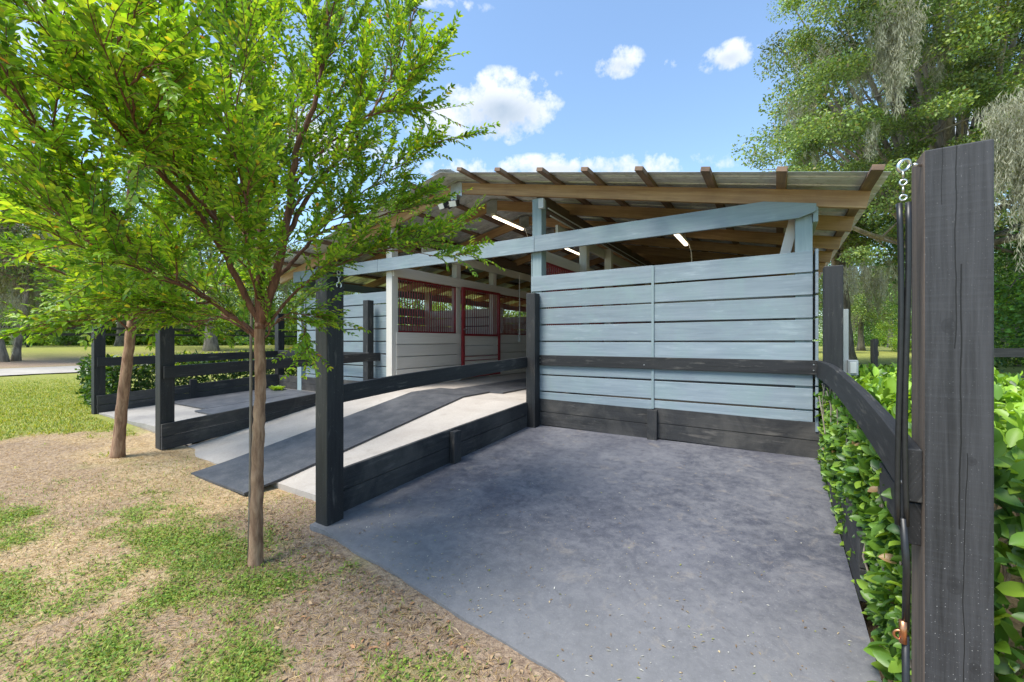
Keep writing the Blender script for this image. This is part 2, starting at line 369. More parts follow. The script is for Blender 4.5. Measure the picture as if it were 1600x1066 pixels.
def unit(a): return a/np.maximum(np.linalg.norm(a, axis=-1, keepdims=True), 1e-9)
def leaf_arrays(P, D, Nn, Ln, Wd, fine=True):
    """P base points, D leaf axis, Nn rough normal, Ln/Wd size."""
    D = unit(D); S_ = unit(np.cross(D, Nn)); N_ = np.cross(S_, D)
    if fine:
        if fine == 2:
            T = [[0, 0, 0], [.25, 0, -.02], [.5, 0, -.03], [.78, 0, -.03], [1, 0, -.10]]
            for sg in (1, -1): T += [[.12, .20*sg, .03], [.30, .41*sg, .07], [.52, .50*sg, .08], [.76, .42*sg, .05], [.93, .18*sg, -.03]]
            F = [[0, 1, 6, 5], [1, 2, 7, 6], [2, 3, 8, 7], [3, 4, 9, 8], [0, 10, 11, 1], [1, 11, 12, 2], [2, 12, 13, 3], [3, 13, 14, 4]]
            T = np.array(T)
        else:
            T = np.array([[0, 0, 0], [.36, 0, -.02], [.72, 0, -.01], [1, 0, -.12], [.30, .48, .10], [.68, .40, .07], [.30, -.48, .10], [.68, -.40, .07]])
            F = [[0, 1, 4], [1, 2, 5, 4], [2, 3, 5], [0, 6, 1], [1, 6, 7, 2], [2, 7, 3]]
    else:
        T = np.array([[0, 0, 0], [.45, .5, .06], [1, 0, -.05], [.45, -.5, .06]]); F = [[0, 1, 2, 3]]
    n = len(P); k = len(T); Ln = np.broadcast_to(Ln, (n,)); Wd = np.broadcast_to(Wd, (n,))
    V = (P[:, None, :] + T[None, :, 0, None]*(D*Ln[:, None])[:, None, :] + T[None, :, 1, None]*(S_*Wd[:, None])[:, None, :]
         + T[None, :, 2, None]*(N_*Ln[:, None])[:, None, :]).reshape(-1, 3)
    fl = np.concatenate([np.array(f) for f in F]); tot = np.tile([len(f) for f in F], n)
    loops = (np.arange(n)[:, None]*k + fl[None, :]).ravel()
    return V, tot, loops, k
def leaves(name, P, D, Nn, Ln, Wd, C, mat, parent=None, fine=True):
    V, tot, loops, k = leaf_arrays(P, D, Nn, Ln, Wd, fine)
    return np_mesh(name, V, tot, loops, mat, parent, np.repeat(C, k, axis=0), smooth=(fine == 2))
def palette(n, cols, wts, var=0.18):
    cols = np.array(cols); i = RNG.choice(len(cols), n, p=np.array(wts)/sum(wts))
    c = cols[i]*(1+RNG.normal(0, var, (n, 1))); return np.clip(c, 0.003, 0.9)

# value noise on arrays
def vnoise(x, y, seed=0):
    xi = np.floor(x).astype(np.int64); yi = np.floor(y).astype(np.int64); xf = x-xi; yf = y-yi
    def h(a, b):
        n = (a*374761393 + b*668265263 + seed*1274126177) & 0xffffffff
        n = ((n ^ (n >> 13))*1274126177) & 0xffffffff; return ((n ^ (n >> 16)) & 0xffff)/65535.0
    sx = xf*xf*(3-2*xf); sy = yf*yf*(3-2*yf)
    return (h(xi, yi)*(1-sx)+h(xi+1, yi)*sx)*(1-sy)+(h(xi, yi+1)*(1-sx)+h(xi+1, yi+1)*sx)*sy
def fbm(x, y, s, seed=0, o=4):
    t = 0; a = 0.5; x = np.asarray(x)*s; y = np.asarray(y)*s
    for i in range(o): t = t+a*vnoise(x, y, seed+i*17); a *= .5; x = x*2.03+3.1; y = y*2.03+1.7
    return t/(1-.5**o)
def sstep(a, b, x): t = np.clip((x-a)/(b-a), 0, 1); return t*t*(3-2*t)

# ------------------------------------------------------------------ ground
def base_z(x, y):
    x = np.asarray(x, float); y = np.asarray(y, float)
    z = 0.15*sstep(-2.8, -8, x) + 0.2*sstep(-11, -24, x) + 0.5*sstep(-24, -36, x)
    z = z + 0.10*sstep(3, 7, y)*sstep(0, -1, -(x-0.5))
    z = z + (fbm(x, y, 2.3, 3)-.5)*0.035 + (fbm(x, y, 9.0, 5)-.5)*0.014
    inside = (sstep(-8.75, -8.6, x)*sstep(.45, .30, x))*sstep(2.05+.09*0, 2.25, y+0.09*0+(0.13*(x+2.5)*0))
    front = sstep(-2.66, -2.56, x)*sstep(.40, .28, x)*sstep(0, .12, y-(1.66-.131*(x+2.54))-0.01)
    z = z - 0.22*np.maximum(inside, front*0.9)*sstep(22, 19, y)
    # a little lip of soil against the slab's front edge
    return z
def greenness(x, y):
    n = fbm(x, y, 1.5, 21, 5)*.75 + fbm(x, y, 7.0, 31, 3)*.25
    def blob(cx, cy, rx, ry, a=0.0):
        dx = x-cx; dy = y-cy; ca, sa = math.cos(a), math.sin(a)
        return np.clip(1-np.sqrt(((dx*ca+dy*sa)/rx)**2+((-dx*sa+dy*ca)/ry)**2), 0, 1)
    b = np.maximum.reduce([blob(-2.9, .70, 1.9, 1.0, .3)*1.15, blob(-2.0, .3, 2.0, 1.1)*1.1, blob(-1.2, .8, 1.2, .75, -.15)*.85, blob(-4.2, -.1, 2.4, 1.1)*1.1, blob(-2.2, 1.3, 1.0, .4, .2)*.3])
    far = np.maximum(sstep(-5.7, -8.2, x+1.6*(fbm(x, y, .6, 41)-.5)*2), sstep(1.5, 3.0, x)) * 1.2
    g = np.maximum(np.minimum(b*1.2, .62), far)
    n2 = fbm(x, y, 3.6, 61, 5)
    return sstep(.20, .80, g*.98 + (n-.5)*1.5 + (n2-.5)*1.0), g
def dirtness(x, y):
    n = fbm(x, y, 1.1, 77, 4)
    near = np.exp(-(((x+1.7)/1.3)**2+((y-1.35)/.55)**2))
    mulchL = sstep(-20.6, -21.4, x)*sstep(-29.5, -28, x)
    mulchR = sstep(1.5, 2.5, x)*sstep(9.5, 10.5, y)*sstep(15, 13, y)
    return np.clip(sstep(.42, .62, n)*.8+near*.8, 0, 1), np.clip(mulchL+mulchR, 0, 1)
def axis_pts(lo, hi, f0, f1, step):
    mid = list(np.arange(f0, f1+1e-6, step)); a = []; x = f0; s = step
    while x > lo: s *= 1.16; x -= s; a.append(x)
    b = []; x = f1; s = step
    while x < hi: s *= 1.16; x += s; b.append(x)
    return np.array(a[::-1]+mid+b)
def make_ground():
    xs = axis_pts(-420, 420, -7.5, 1.0, 0.03); ys = axis_pts(-200, 600, -0.4, 2.6, 0.03)
    X, Y = np.meshgrid(xs, ys); Z = base_z(X, Y)
    V = np.stack([X, Y, Z], -1).reshape(-1, 3); nx, ny = len(xs), len(ys)
    i = np.arange(nx-1); j = np.arange(ny-1); I, J = np.meshgrid(i, j); b = (J*nx+I).ravel()
    loops = np.stack([b, b+1, b+1+nx, b+nx], -1)
    g, _ = greenness(X, Y); d, mu = dirtness(X, Y); g = g*(1-mu); d = np.maximum(d, mu)
    o = np_mesh('ground', V, np.full(len(b), 4), loops, M['ground'], smooth=True)
    for nm, arr in (('green', g), ('dirt', d)):
        a = o.data.attributes.new(nm, 'FLOAT', 'POINT'); a.data.foreach_set('value', arr.ravel().astype(np.float32))
    o['kind'] = 'structure'; return o
make_ground()
def road():
    m = MB(); pts = []; n = 60
    for k in range(n+1):
        y = -30+k*2.2; cx = -19.3-0.05*y+0.0016*y*y
        for s in (-1.5, 0, 1.5):
            pts.append((cx+s+0.15*math.sin(y*1.3+s), y, float(base_z(cx+s, y))+.035))
    fs = []
    for k in range(n):
        for q in range(2): a = k*3+q; fs.append((a, a+1, a+4, a+3))
    m.poly(pts, fs); o = m.build('driveway', M['road'], smooth=True); o['kind'] = 'structure'
road()

def prism(name, pts, thick, mat, kind='structure', label=None, cat=None, parent=None, bevel=0.004):
    m = MB(); n = len(pts); top = [tuple(p) for p in pts]; bot = [(p[0], p[1], p[2]-thick) for p in pts]
    m.poly(top+bot, [tuple(range(n))]+[tuple(range(2*n-1, n-1, -1))]+[(i, n+i, n+(i+1) % n, (i+1) % n) for i in range(n)])
    o = m.build(name, mat, parent, bevel=bevel)
    if kind and not parent: o['kind'] = kind
    if label: tag(o, label, cat)
    return o
# right bay slab: gentle rise to the wall, ragged front edge
def slab(name, x0, x1, yf, y1, z0, z1, mat, thick=.12, rag=.012, seed=1):
    nx, ny = 70, 40; V = []
    for i in range(nx+1):
        x = x0+(x1-x0)*i/nx
        f = yf(x)+(float(fbm(np.array([x]), np.array([0.]), 3.3, seed, 5)[0])-.5)*rag*4
        for j in range(ny+1):
            y = f+(y1-f)*j/ny; z = z0+(z1-z0)*(y-1.5)/(y1-1.5)
            V.append((x, y, z))
    n = len(V); fs = []
    for i in range(nx):
        for j in range(ny):
            a = i*(ny+1)+j; fs.append((a, a+ny+1, a+ny+2, a+1))
    for i in range(nx+1): x, y, z = V[i*(ny+1)]; V.append((x, y, z-thick))
    for i in range(nx): a = i*(ny+1); b = n+i; fs.append((a, b, b+1, a+ny+1))
    m = MB(); m.poly(V, fs); o = m.build(name, mat); o['kind'] = 'structure'; return o
slab('wash_bay_pavement', -2.62, .315, lambda x: 1.66-.131*(x+2.54), 4.66, .015, .20, M['slab'])
slab('left_bay_pavement', -8.62, -5.56, lambda x: 2.12+.02*(x+5.5), 4.70, .14, .31, M['oldslab'], seed=5)
# concrete ramp and barn floor
m = MB(); xa, xb = -5.55, -2.60
pr = [(1.96, .05), (4.45, .48), (19.0, .48)]
V = [(x, y, z) for (y, z) in pr for x in (xa, xb)] + [(x, y, -.2) for (y, z) in pr for x in (xa, xb)]
m.poly(V, [(0, 1, 3, 2), (2, 3, 5, 4), (0, 6, 7, 1), (1, 7, 9, 3), (3, 9, 11, 5), (6, 0, 2, 8), (8, 2, 4, 10)])
o = m.build('concrete_ramp', M['ramp']); o['kind'] = 'structure'
m = MB(); m.box(-7.70, -5.56, 4.82, 18.9, .0, .44); m.box(-2.595, .30, 4.82, 18.9, .0, .44); o = m.build('stall_floor', M['oldslab']); o['kind'] = 'structure'
# rubber mats
def matstrip(name, x0, x1, prof, label, t=.018):
    m = MB(); V = []
    for y, z in prof: V += [(x0, y, z+t+.004), (x1, y, z+t+.004), (x0, y, z+.004), (x1, y, z+.004)]
    fs = []
    for k in range(len(prof)-1):
        a = 4*k; fs += [(a, a+1, a+5, a+4), (a, a+4, a+6, a+2), (a+1, a+3, a+7, a+5)]
    fs += [(0, 2, 3, 1)]; e = 4*(len(prof)-1); fs += [(e, e+1, e+3, e+2)]
    m.poly(V, fs); o = m.build(name, M['mat'], off=(x0, prof[0][0], prof[0][1])); tag(o, label, 'rubber mat'); return o
matstrip('rubber_mat', -4.50, -3.55, [(1.70, .022), (1.98, .056), (4.44, .48), (5.05, .481)], 'long dark rubber mat running up the pale concrete ramp')
matstrip('rubber_mat', -4.22, -3.32, [(5.06, .481), (9.0, .481), (13, .481)], 'dark rubber mat lying on the barn aisle floor past the ramp top')
def zl(y): return .14+(.31-.14)*(y-1.5)/(3.2)
matstrip('rubber_mat', -7.15, -5.72, [(2.75, zl(2.75)+.004), (4.55, zl(4.55)+.004)], 'dark rubber mat in the left bay beside the ramp kickboards')
matstrip('rubber_mat', -8.50, -7.17, [(2.9, zl(2.9)+.004), (4.55, zl(4.55)+.004)], 'dark rubber mat in the left bay nearest the hedge')

# ------------------------------------------------------------------ black rail fences
PW = .13
def crack_post_mat():
    m, t, p = new_mat('near_post_black_stain')
    v = t.n('ShaderNodeTexCoord').outputs['Object']; sep = t.n('ShaderNodeSeparateXYZ'); t.l(v, sep.inputs[0])
    g1 = t.noise(t.mapping(v, (60, 60, 2.2)), 1.0, 6, 0.65, 0.6); g2 = t.noise(t.mapping(v, (20, 20, 0.9)), 1.0, 4, 0.6, 1.6)
    saw = t.noise(t.mapping(v, (4, 4, 110)), 1.0, 3, 0.6)
    g = t.math('ADD', t.math('MULTIPLY', g1, .55), t.math('MULTIPLY', g2, .45))
    c = t.mix(t.ramp(g, [(0.36, 0.0), (0.64, 1.0)]), (0.009, 0.009, 0.010), (0.048, 0.048, 0.053))
    c = t.mix(t.ramp(saw, [(0.5, 0.0), (0.8, 0.22)]), c, (0.075, 0.077, 0.085))
    wn = t.noise(t.mapping(v, (30, 30, 14)), 1.0, 6, 0.75)
    c = t.mix(t.ramp(wn, [(0.64, 0.0), (0.76, 0.45)]), c, (0.20, 0.20, 0.21))
    sp = t.noise(v, 260, 2, 0.5)
    low = t.ramp(sep.outputs['Z'], [(0.35, 1.0), (1.0, 0.25)])
    c = t.mix(t.math('MULTIPLY', t.ramp(sp, [(0.695, 0.0), (0.73, 1.0)]), low), c, (0.42, 0.42, 0.41))
    # knots
    kn = None
    for (kx, kz, rr) in ((-.018, 1.28, .016), (.025, .93, .010), (-.006, .60, .018), (.03, .40, .012)):
        dx = t.math('SUBTRACT', sep.outputs['X'], kx); dz = t.math('MULTIPLY', t.math('SUBTRACT', sep.outputs['Z'], kz), .75)
        d = t.math('SQRT', t.math('ADD', t.math('MULTIPLY', dx, dx), t.math('MULTIPLY', dz, dz)))
        d = t.math('ADD', d, t.math('MULTIPLY', t.math('SUBTRACT', g2, .5), .006))
        k = t.ramp(t.math('DIVIDE', d, rr), [(0.2, .75), (0.6, .35), (0.85, 0.55), (1.0, 0.0)]); kn = k if kn is None else t.math('MAXIMUM', kn, k)
    c = t.mix(kn, c, (0.012, 0.012, 0.014))
    # drying cracks down the front
    crk = None
    for (cx, z0, z1, wd, fr) in ((-.006, 1.22, 1.80, .0013, 9), (.004, .75, 1.44, .0016, 5), (.012, .25, .95, .0010, 7), (-.03, 1.6, 1.8, .0007, 5)):
        wob = t.noise(t.mapping(v, (0.0, 0.0, fr*.4), (cx*100, 0, 0)), 1.0, 5, 0.5)
        dx = t.math('ABSOLUTE', t.math('SUBTRACT', sep.outputs['X'], t.math('ADD', t.math('MULTIPLY', t.math('SUBTRACT', wob, .5), .03), cx)))
        inr = t.math('MULTIPLY', t.math('GREATER_THAN', sep.outputs['Z'], z0), t.math('LESS_THAN', sep.outputs['Z'], z1))
        q = t.math('MULTIPLY', t.math('LESS_THAN', dx, wd), inr); crk = q if crk is None else t.math('MAXIMUM', crk, q)
    # bare brown wood showing on the inner side
    nx = t.n('ShaderNodeTexCoord').outputs['Normal']; s2 = t.n('ShaderNodeSeparateXYZ'); t.l(nx, s2.inputs[0])
    c = t.mix(t.math('MULTIPLY', t.math('LESS_THAN', s2.outputs['X'], -.7), t.ramp(g2, [(0.35, .35), (0.6, .95)])), c, (0.17, 0.125, 0.095))
    c = t.mix(crk, c, (0.003, 0.003, 0.003))
    t.l(c, p.inputs['Base Color']); p.inputs['Roughness'].default_value = .68
    h = t.math('SUBTRACT', t.math('ADD', g, t.math('MULTIPLY', saw, .25)), t.math('MULTIPLY', crk, 2.0)); bump(t, p, h, .55, .004); return m
M['nearpost'] = crack_post_mat()
def post(parent, x, y, z0, z1, mat=None, w_=PW, lean=(0, 0)):
    m = MB(); m.beam((x, y, z0-.3), (x+lean[0], y+lean[1], z1), w_, w_, (1, 0, 0)); return m.build('post', mat or M['black'], parent, bevel=.006)
def curved_board(parent, name, pts, w_, h_, mat, bevel=.003):
    """one board following a gently bowed line; thickness w_ sideways, h_ upright"""
    m = MB(); pts = [Vector(p) for p in pts]; n = len(pts); V = []; U = []
    L = 0; ou = random.uniform(0, 50); ov = random.uniform(0, 50)
    for i, p in enumerate(pts):
        t = (pts[min(i+1, n-1)]-pts[max(i-1, 0)]); t.z = 0; t.normalize(); s = Vector((t.y, -t.x, 0))
        if i: L += (p-pts[i-1]).length
        for (a, b) in ((-1, -1), (1, -1), (1, 1), (-1, 1)): V.append(p+s*(a*w_/2)+Vector((0, 0, b*h_/2))); U.append((ou+L, ov+(b+1)/2*h_+(a+1)*w_))
    m.v = V
    def q(*ix): m.f.append(list(ix)); m.uv.extend([U[i] for i in ix])
    for i in range(n-1):
        a = 4*i
        for k in range(4): q(a+k, a+(k+1) % 4, a+4+(k+1) % 4, a+4+k)
    q(3, 2, 1, 0); e = 4*(n-1); q(e, e+1, e+2, e+3)
    return m.build(name, mat, parent, bevel)
def zs(y): return .015+(.20-.015)*(y-1.5)/3.16       # right bay surface
def rail_pts(x, prof): return [(x, y, z) for y, z in prof]

# near fence on the right
f1 = thing('rail_fence', (.40, 1.61, 0), 'black board fence with the big cracked post closest to the camera, along the hedge', 'fence')
m = MB(); b = Vector((.4015, 1.613, 0))
m.beam((.4015, 1.613, -.3), (.4015, 1.613, EYE+.512), PW, PW, (1, 0, 0)); nearpost = m.build('post', M['nearpost'], f1, bevel=.004)
nearpost['label'] = 'thick black post with a long crack and a bare brown side'
nearpost.location = (.4015-f1.location.x, 1.613-f1.location.y, 0)
nearpost.data.transform(Matrix.Translation((-(.4015-f1.location.x), -(1.613-f1.location.y), 0)))
post(f1, .405, 4.47, .18, EYE+.63)
curved_board(f1, 'rail', rail_pts(.319, [(4.60, .995), (4.2, 1.0), (3.7, 1.004), (3.3, .998), (2.8, .975), (2.3, .945), (1.9, .910), (1.56, .872)]), .036, .145, M['black'])
curved_board(f1, 'rail', rail_pts(.323, [(1.575, .735), (1.75, .745), (1.95, .755)]), .030, .115, M['black'])
for k in range(2):
    curved_board(f1, 'kickboard', rail_pts(.333, [(4.52, zs(4.5)+.075+.152*k), (3.6, zs(3.6)+.075+.152*k), (2.9, zs(2.9)+.075+.15*k), (2.45, zs(2.4)+.07+.15*k)]), .03, .145, M['kick'])
# back of the right bay
f2 = thing('rail_fence', (-1.1, 4.62, .2), 'black rail and kickboards fixed along the foot of the blue plank wall', 'fence')
one('rail', M['black'], f2, 'beam', (-2.60, 4.600, 1.005), (.335, 4.600, 1.005), .035, .125, (0, 1, 0), bevel=.003)
for k in range(2):
    for (xa_, xb_) in ((-2.50, -1.12), (-1.11, .335)):
        one('kickboard', M['kick'], f2, 'beam', (xa_, 4.628-k*.003, .205+.085+.163*k), (xb_, 4.628-k*.003, .185+.085+.163*k), .03, .158, (0, 1, 0), bevel=.003)
one('stud', M['kick'], f2, 'box', -1.165, -1.065, 4.565, 4.609, .19, .51, bevel=.003)
# ramp fence, right side
f3 = thing('rail_fence', (-2.553, 1.76, 0), 'black rail and kickboards between pale ramp and grey slab, with tall front post', 'fence')
post(f3, -2.553, 1.762, 0, EYE+.496, lean=(.0, .0), w_=.128)
post(f3, -2.535, 4.535, .2, EYE+.583, w_=.125)
curved_board(f3, 'rail', rail_pts(-2.60, [(1.70, .858), (2.4, .902), (3.0, .930), (3.7, .955), (4.6, .985)]), .036, .125, M['black'])
def kick(parent, x, y0, y1, zb0, zb1, rows, hh, th=.032, dx=0.0):
    for k in range(rows):
        curved_board(parent, 'kickboard', [(x+dx*k, y0, zb0+hh*(k+.5)), (x+dx*k, (y0+y1)/2, (zb0+zb1)/2+hh*(k+.5)+.004), (x+dx*k, y1, zb1+hh*(k+.5))], th, hh-.006, M['kick'])
kick(f3, -2.598, 1.70, 4.62, .02, .185, 2, .158, dx=.004)
one('stud', M['kick'], f3, 'box', -2.575, -2.515, 3.02, 3.12, .08, .40, bevel=.003)
# ramp fence, left side
f4 = thing('rail_fence', (-5.60, 1.88, .12), 'black rail and weathered kickboards along the left edge of the pale ramp', 'fence')
post(f4, -5.60, 1.88, .1, EYE+.30, w_=.13); post(f4, -5.62, 4.58, .3, EYE+.66, w_=.12)
curved_board(f4, 'rail', rail_pts(-5.515, [(1.84, .905), (3.0, .945), (4.72, .985)]), .036, .13, M['black'])
kick(f4, -5.515, 1.82, 4.64, .08, .30, 2, .14, th=.034, dx=-.003)
# left bay outer fence and its rear rail
f5 = thing('rail_fence', (-8.62, 2.08, .17), 'black rail fence in front of the clipped hedge at the far left bay', 'fence')
post(f5, -8.64, 2.085, .12, EYE+.44); post(f5, -8.50, 4.74, .3, EYE+.55)
one('rail', M['black'], f5, 'beam', (-8.56, 2.05, .925), (-8.43, 4.70, .985), .036, .13, bevel=.003)
for k in range(2): one('kickboard', M['kick'], f5, 'beam', (-8.56, 2.05, .21+.145*k), (-8.43, 4.66, .375+.145*k), .034, .14, bevel=.003)
one('stud', M['kick'], f5, 'box', -8.535, -8.475, 3.2, 3.3, .2, .58, bevel=.003)
f6 = thing('rail_fence', (-7.0, 4.66, .3), 'black rail and low boards closing the back of the left bay', 'fence')
one('rail', M['black'], f6, 'beam', (-8.40, 4.665, 1.0), (-5.50, 4.505, 1.0), .036, .115, bevel=.003)
for k in range(2): one('kickboard', M['kick'], f6, 'beam', (-8.40, 4.68, .37+.13*k), (-5.68, 4.68, .37+.13*k), .03, .126, bevel=.003)

def bolts(parent, pts, n):
    n = Vector(n)
    for p in pts: m = MB(); q = Vector(p); m.tube([q-n*.002, q+n*.004], .006, 8); m.build('bolt', M['plate'], parent)
bolts(f3, [(-2.581, 1.74, .84), (-2.579, 1.76, .885)], (1, 0, 0))
bolts(f2, [(-2.46, 4.582, .98), (-2.46, 4.582, 1.03), (.28, 4.582, .98), (.28, 4.582, 1.03), (-1.2, 4.582, .985)], (0, -1, 0))
bolts(f1, [(.300, 1.60, .84), (.300, 1.64, .90)], (-1, 0, 0))

# ------------------------------------------------------------------ barn
barn = thing('horse_barn', (-3.86, 4.7, .2), 'open gabled horse barn with pale blue plank walls, pine rafters and a metal roof', 'barn')
RX = -3.80; RZ = 3.50; SL = .213; EX = .744; EXL = 2*RX-EX; Y0, Y1 = 4.27, 19.2
def roofz(x): return RZ - SL*abs(x-RX)
# corrugated sheets: ribs run down the slope
def sheet(x_e):
    m = MB(); ys = []; y = Y0; V = []
    prof = [(0, 0), (.088, 0), (.098, .030), (.122, .030), (.132, 0), (.1665, 0), (.172, .008), (.178, 0), (.2285, 0)]
    P = 0.2285
    while y < Y1-P:
        for a, h in prof[:-1]: ys.append((y+a, h))
        y += P
    ys.append((y, 0)); sgn = 1 if x_e > RX else -1
    nrm = Vector((SL*sgn, 0, 1)).normalized()
    for (yy, h) in ys:
        for x in (RX-.02*sgn, x_e):
            V.append((x+nrm.x*h, yy, roofz(x)+nrm.z*h))
    n = len(ys); fs = [(2*i, 2*i+1, 2*i+3, 2*i+2) for i in range(n-1)]
    m.poly(V, fs); o = m.build('roof_sheet', M['roof'], barn)
    md = o.modifiers.new('thick', 'SOLIDIFY'); md.thickness = .0015; md.offset = 1
    return o
sheet(EX); sheet(EXL)
m = MB()
for s in (-1, 1): m.beam((RX+s*.085, Y0-.01, roofz(RX+.085)+.031), (RX+s*.085, Y1, roofz(RX+.085)+.031), .19, .002, (1, 0, -SL*s))
m.build('ridge_cap', M['roof'], barn)
# purlins
pu = [.641, .04, -.54, -1.126, -1.69, -2.22, -2.78, -3.34]
ang = math.atan(SL)
for i, x in enumerate(pu):
    for s in (1, -1):
        xx = x if s == 1 else 2*RX-x
        m = MB(); z = roofz(xx)-.024
        m.beam((xx, 4.13-random.uniform(0, .05), z), (xx, Y1-.1, z), .078, .042, (1, 0, -SL*s))
        m.build('purlin', M['purlin'], barn, bevel=.003)
# rafters
rys = [4.63, 5.50, 6.50, 7.5, 8.5, 9.5, 10.6, 11.7, 12.8, 14, 15.5, 17, 18.6]
for k, y in enumerate(rys):
    for s in (1, -1):
        m = MB(); xe = .66 if s == 1 else 2*RX-.66; hh = .145; zo = -.046-hh/2
        p0 = Vector((RX+s*.01, y, roofz(RX)+zo)); p1 = Vector((xe, y, roofz(xe)+zo))
        m.beam(p0, p1, .05, hh, (0, 1, 0)); m.build('rafter', M['lumber'], barn, bevel=.003)
    if k < 6: one('gusset_plate', M['plate'], barn, 'box', RX-.10, RX+.10, y-.031, y-.0275, roofz(RX)-.25, roofz(RX)-.05)
# header beams across the gable: blue, horizontal, right end cut to the roof slope
def header(x0, x1, cut=None):
    m = MB(); y = 4.596; z0, z1 = 2.345, 2.54
    if cut is None: m.beam((x0, y, (z0+z1)/2), (x1, y, (z0+z1)/2), .034, z1-z0, (0, 1, 0))
    else:
        xc, zc = cut; pl = [(x0, z0), (x1-.13, z0), (x1-.02, z0+.035), (x1, z0+.05), (x1, zc), (xc, z1), (x0, z1)]; n = len(pl)
        V = [(a, y-.017, b) for a, b in pl]+[(a, y+.017, b) for a, b in pl]
        bi = len(m.v); m.v += [Vector(v) for v in V]; ou = 7.3
        def add(ix): m.f.append(ix); m.uv.extend([(V[i][0]+ou, V[i][2]+V[i][1]) for i in ix])
        add(list(range(n))); add(list(range(2*n-1, n-1, -1)))
        for i in range(n): add([i, n+i, n+(i+1) % n, (i+1) % n])
    return m.build('header_beam', M['blue'], barn, bevel=.003)
header(-5.40, -2.545); header(-2.541, .30, (-.10, 2.455))
header(-7.75, -5.404)
# gable posts
def bpost(x, y, z0, z1, mat='blue_trim', wx=.13, wy=.13, name='wall_post'):
    return one(name, M[mat], barn, 'box', x-wx/2, x+wx/2, y-wy/2, y+wy/2, z0, z1, bevel=.004)
bpost(-2.535, 4.70, .2, 3.02); bpost(.21, 4.70, .2, 2.50); bpost(-5.22, 4.72, .3, 3.05, 'white')
bpost(-7.68, 4.72, .3, 2.50)
one('corner_board', M['blue_trim'], barn, 'box', -2.612, -2.602, 4.63, 4.77, .48, 2.34)
# board walls. The rows were read off the photograph: 0.205 m apart
ROWS = [2.045-.205*k for k in range(8)]
def xwall(x0, x1, y, mat, rows, zbot=.50, th=.022, joint=None, name='plank_wall', skip=0):
    m = MB()
    segs = [(x0, x1)] if joint is None else [(x0, joint-.002), (joint+.002, x1)]
    for z in rows:
        for (a, b) in segs:
            zt = z; zb = max(z-.186, zbot)
            if zt-zb > .03: m.beam((a, y+random.uniform(-.0015, .0015), (zt+zb)/2), (b, y, (zt+zb)/2), th, zt-zb, (0, 1, 0), jit=.0025)
    return m.build(name, mat, barn, bevel=.003)
def ywall(x, y0, y1, mat, rows, zbot=.5, th=.022, name='plank_wall'):
    m = MB(); n = max(1, round((y1-y0)/3.6))
    for z in rows:
        for i in range(n):
            a = y0+(y1-y0)*i/n; b = y0+(y1-y0)*(i+1)/n-.004; zb = max(z-.186, zbot)
            if z-zb > .03: m.beam((x, a, (z+zb)/2), (x, b, (z+zb)/2), th, z-zb, (1, 0, 0), jit=.002)
    return m.build(name, mat, barn, bevel=.002)
fw = xwall(-2.605, .275, 4.622, M['blue'], ROWS, .515, joint=-1.115); 
def nails():
    m = MB()
    for z in ROWS:
        for x in (-2.45, -1.135, -1.095, .24):
            for dz in (-.045, -.14):
                if z+dz > .53: q = Vector((x+random.uniform(-.006, .006), 4.6105, z+dz+random.uniform(-.008, .008))); m.tube([q, q-Vector((0, .002, 0))], .0042, 7)
    m.build('nail_heads', M['darkplastic'], barn)
fw_par = fw
fw['label'] = 'pale blue plank wall behind the right bay'
one('batten', M['blue_trim'], barn, 'box', -1.128, -1.102, 4.598, 4.610, .52, 2.04, bevel=.002)
xwall(-7.75, -5.24, 4.735, M['blue'], ROWS, .5)
# side walls
ywall(.305, 4.60, 19, M['blue'], [r+.012 for r in ROWS], .3)
ywall(-7.765, 4.75, 19, M['blue'], ROWS, .3)
one('eave_beam', M['blue_trim'], barn, 'box', .277, .315, 4.61, 19, 2.30, 2.455, bevel=.003)
one('eave_beam', M['blue_trim'], barn, 'box', -7.79, -7.75, 4.61, 19, 2.30, 2.455, bevel=.003)
one('knee_brace', M['white'], barn, 'beam', (.155, 4.79, 2.44), (.05, 4.79, 1.98), .035, .085, (0, 1, 0), bevel=.003)
one('knee_brace', M['lumber'], barn, 'beam', (.165, 4.86, 2.44), (.13, 4.86, 1.98), .035, .06, (0, 1, 0), bevel=.003)
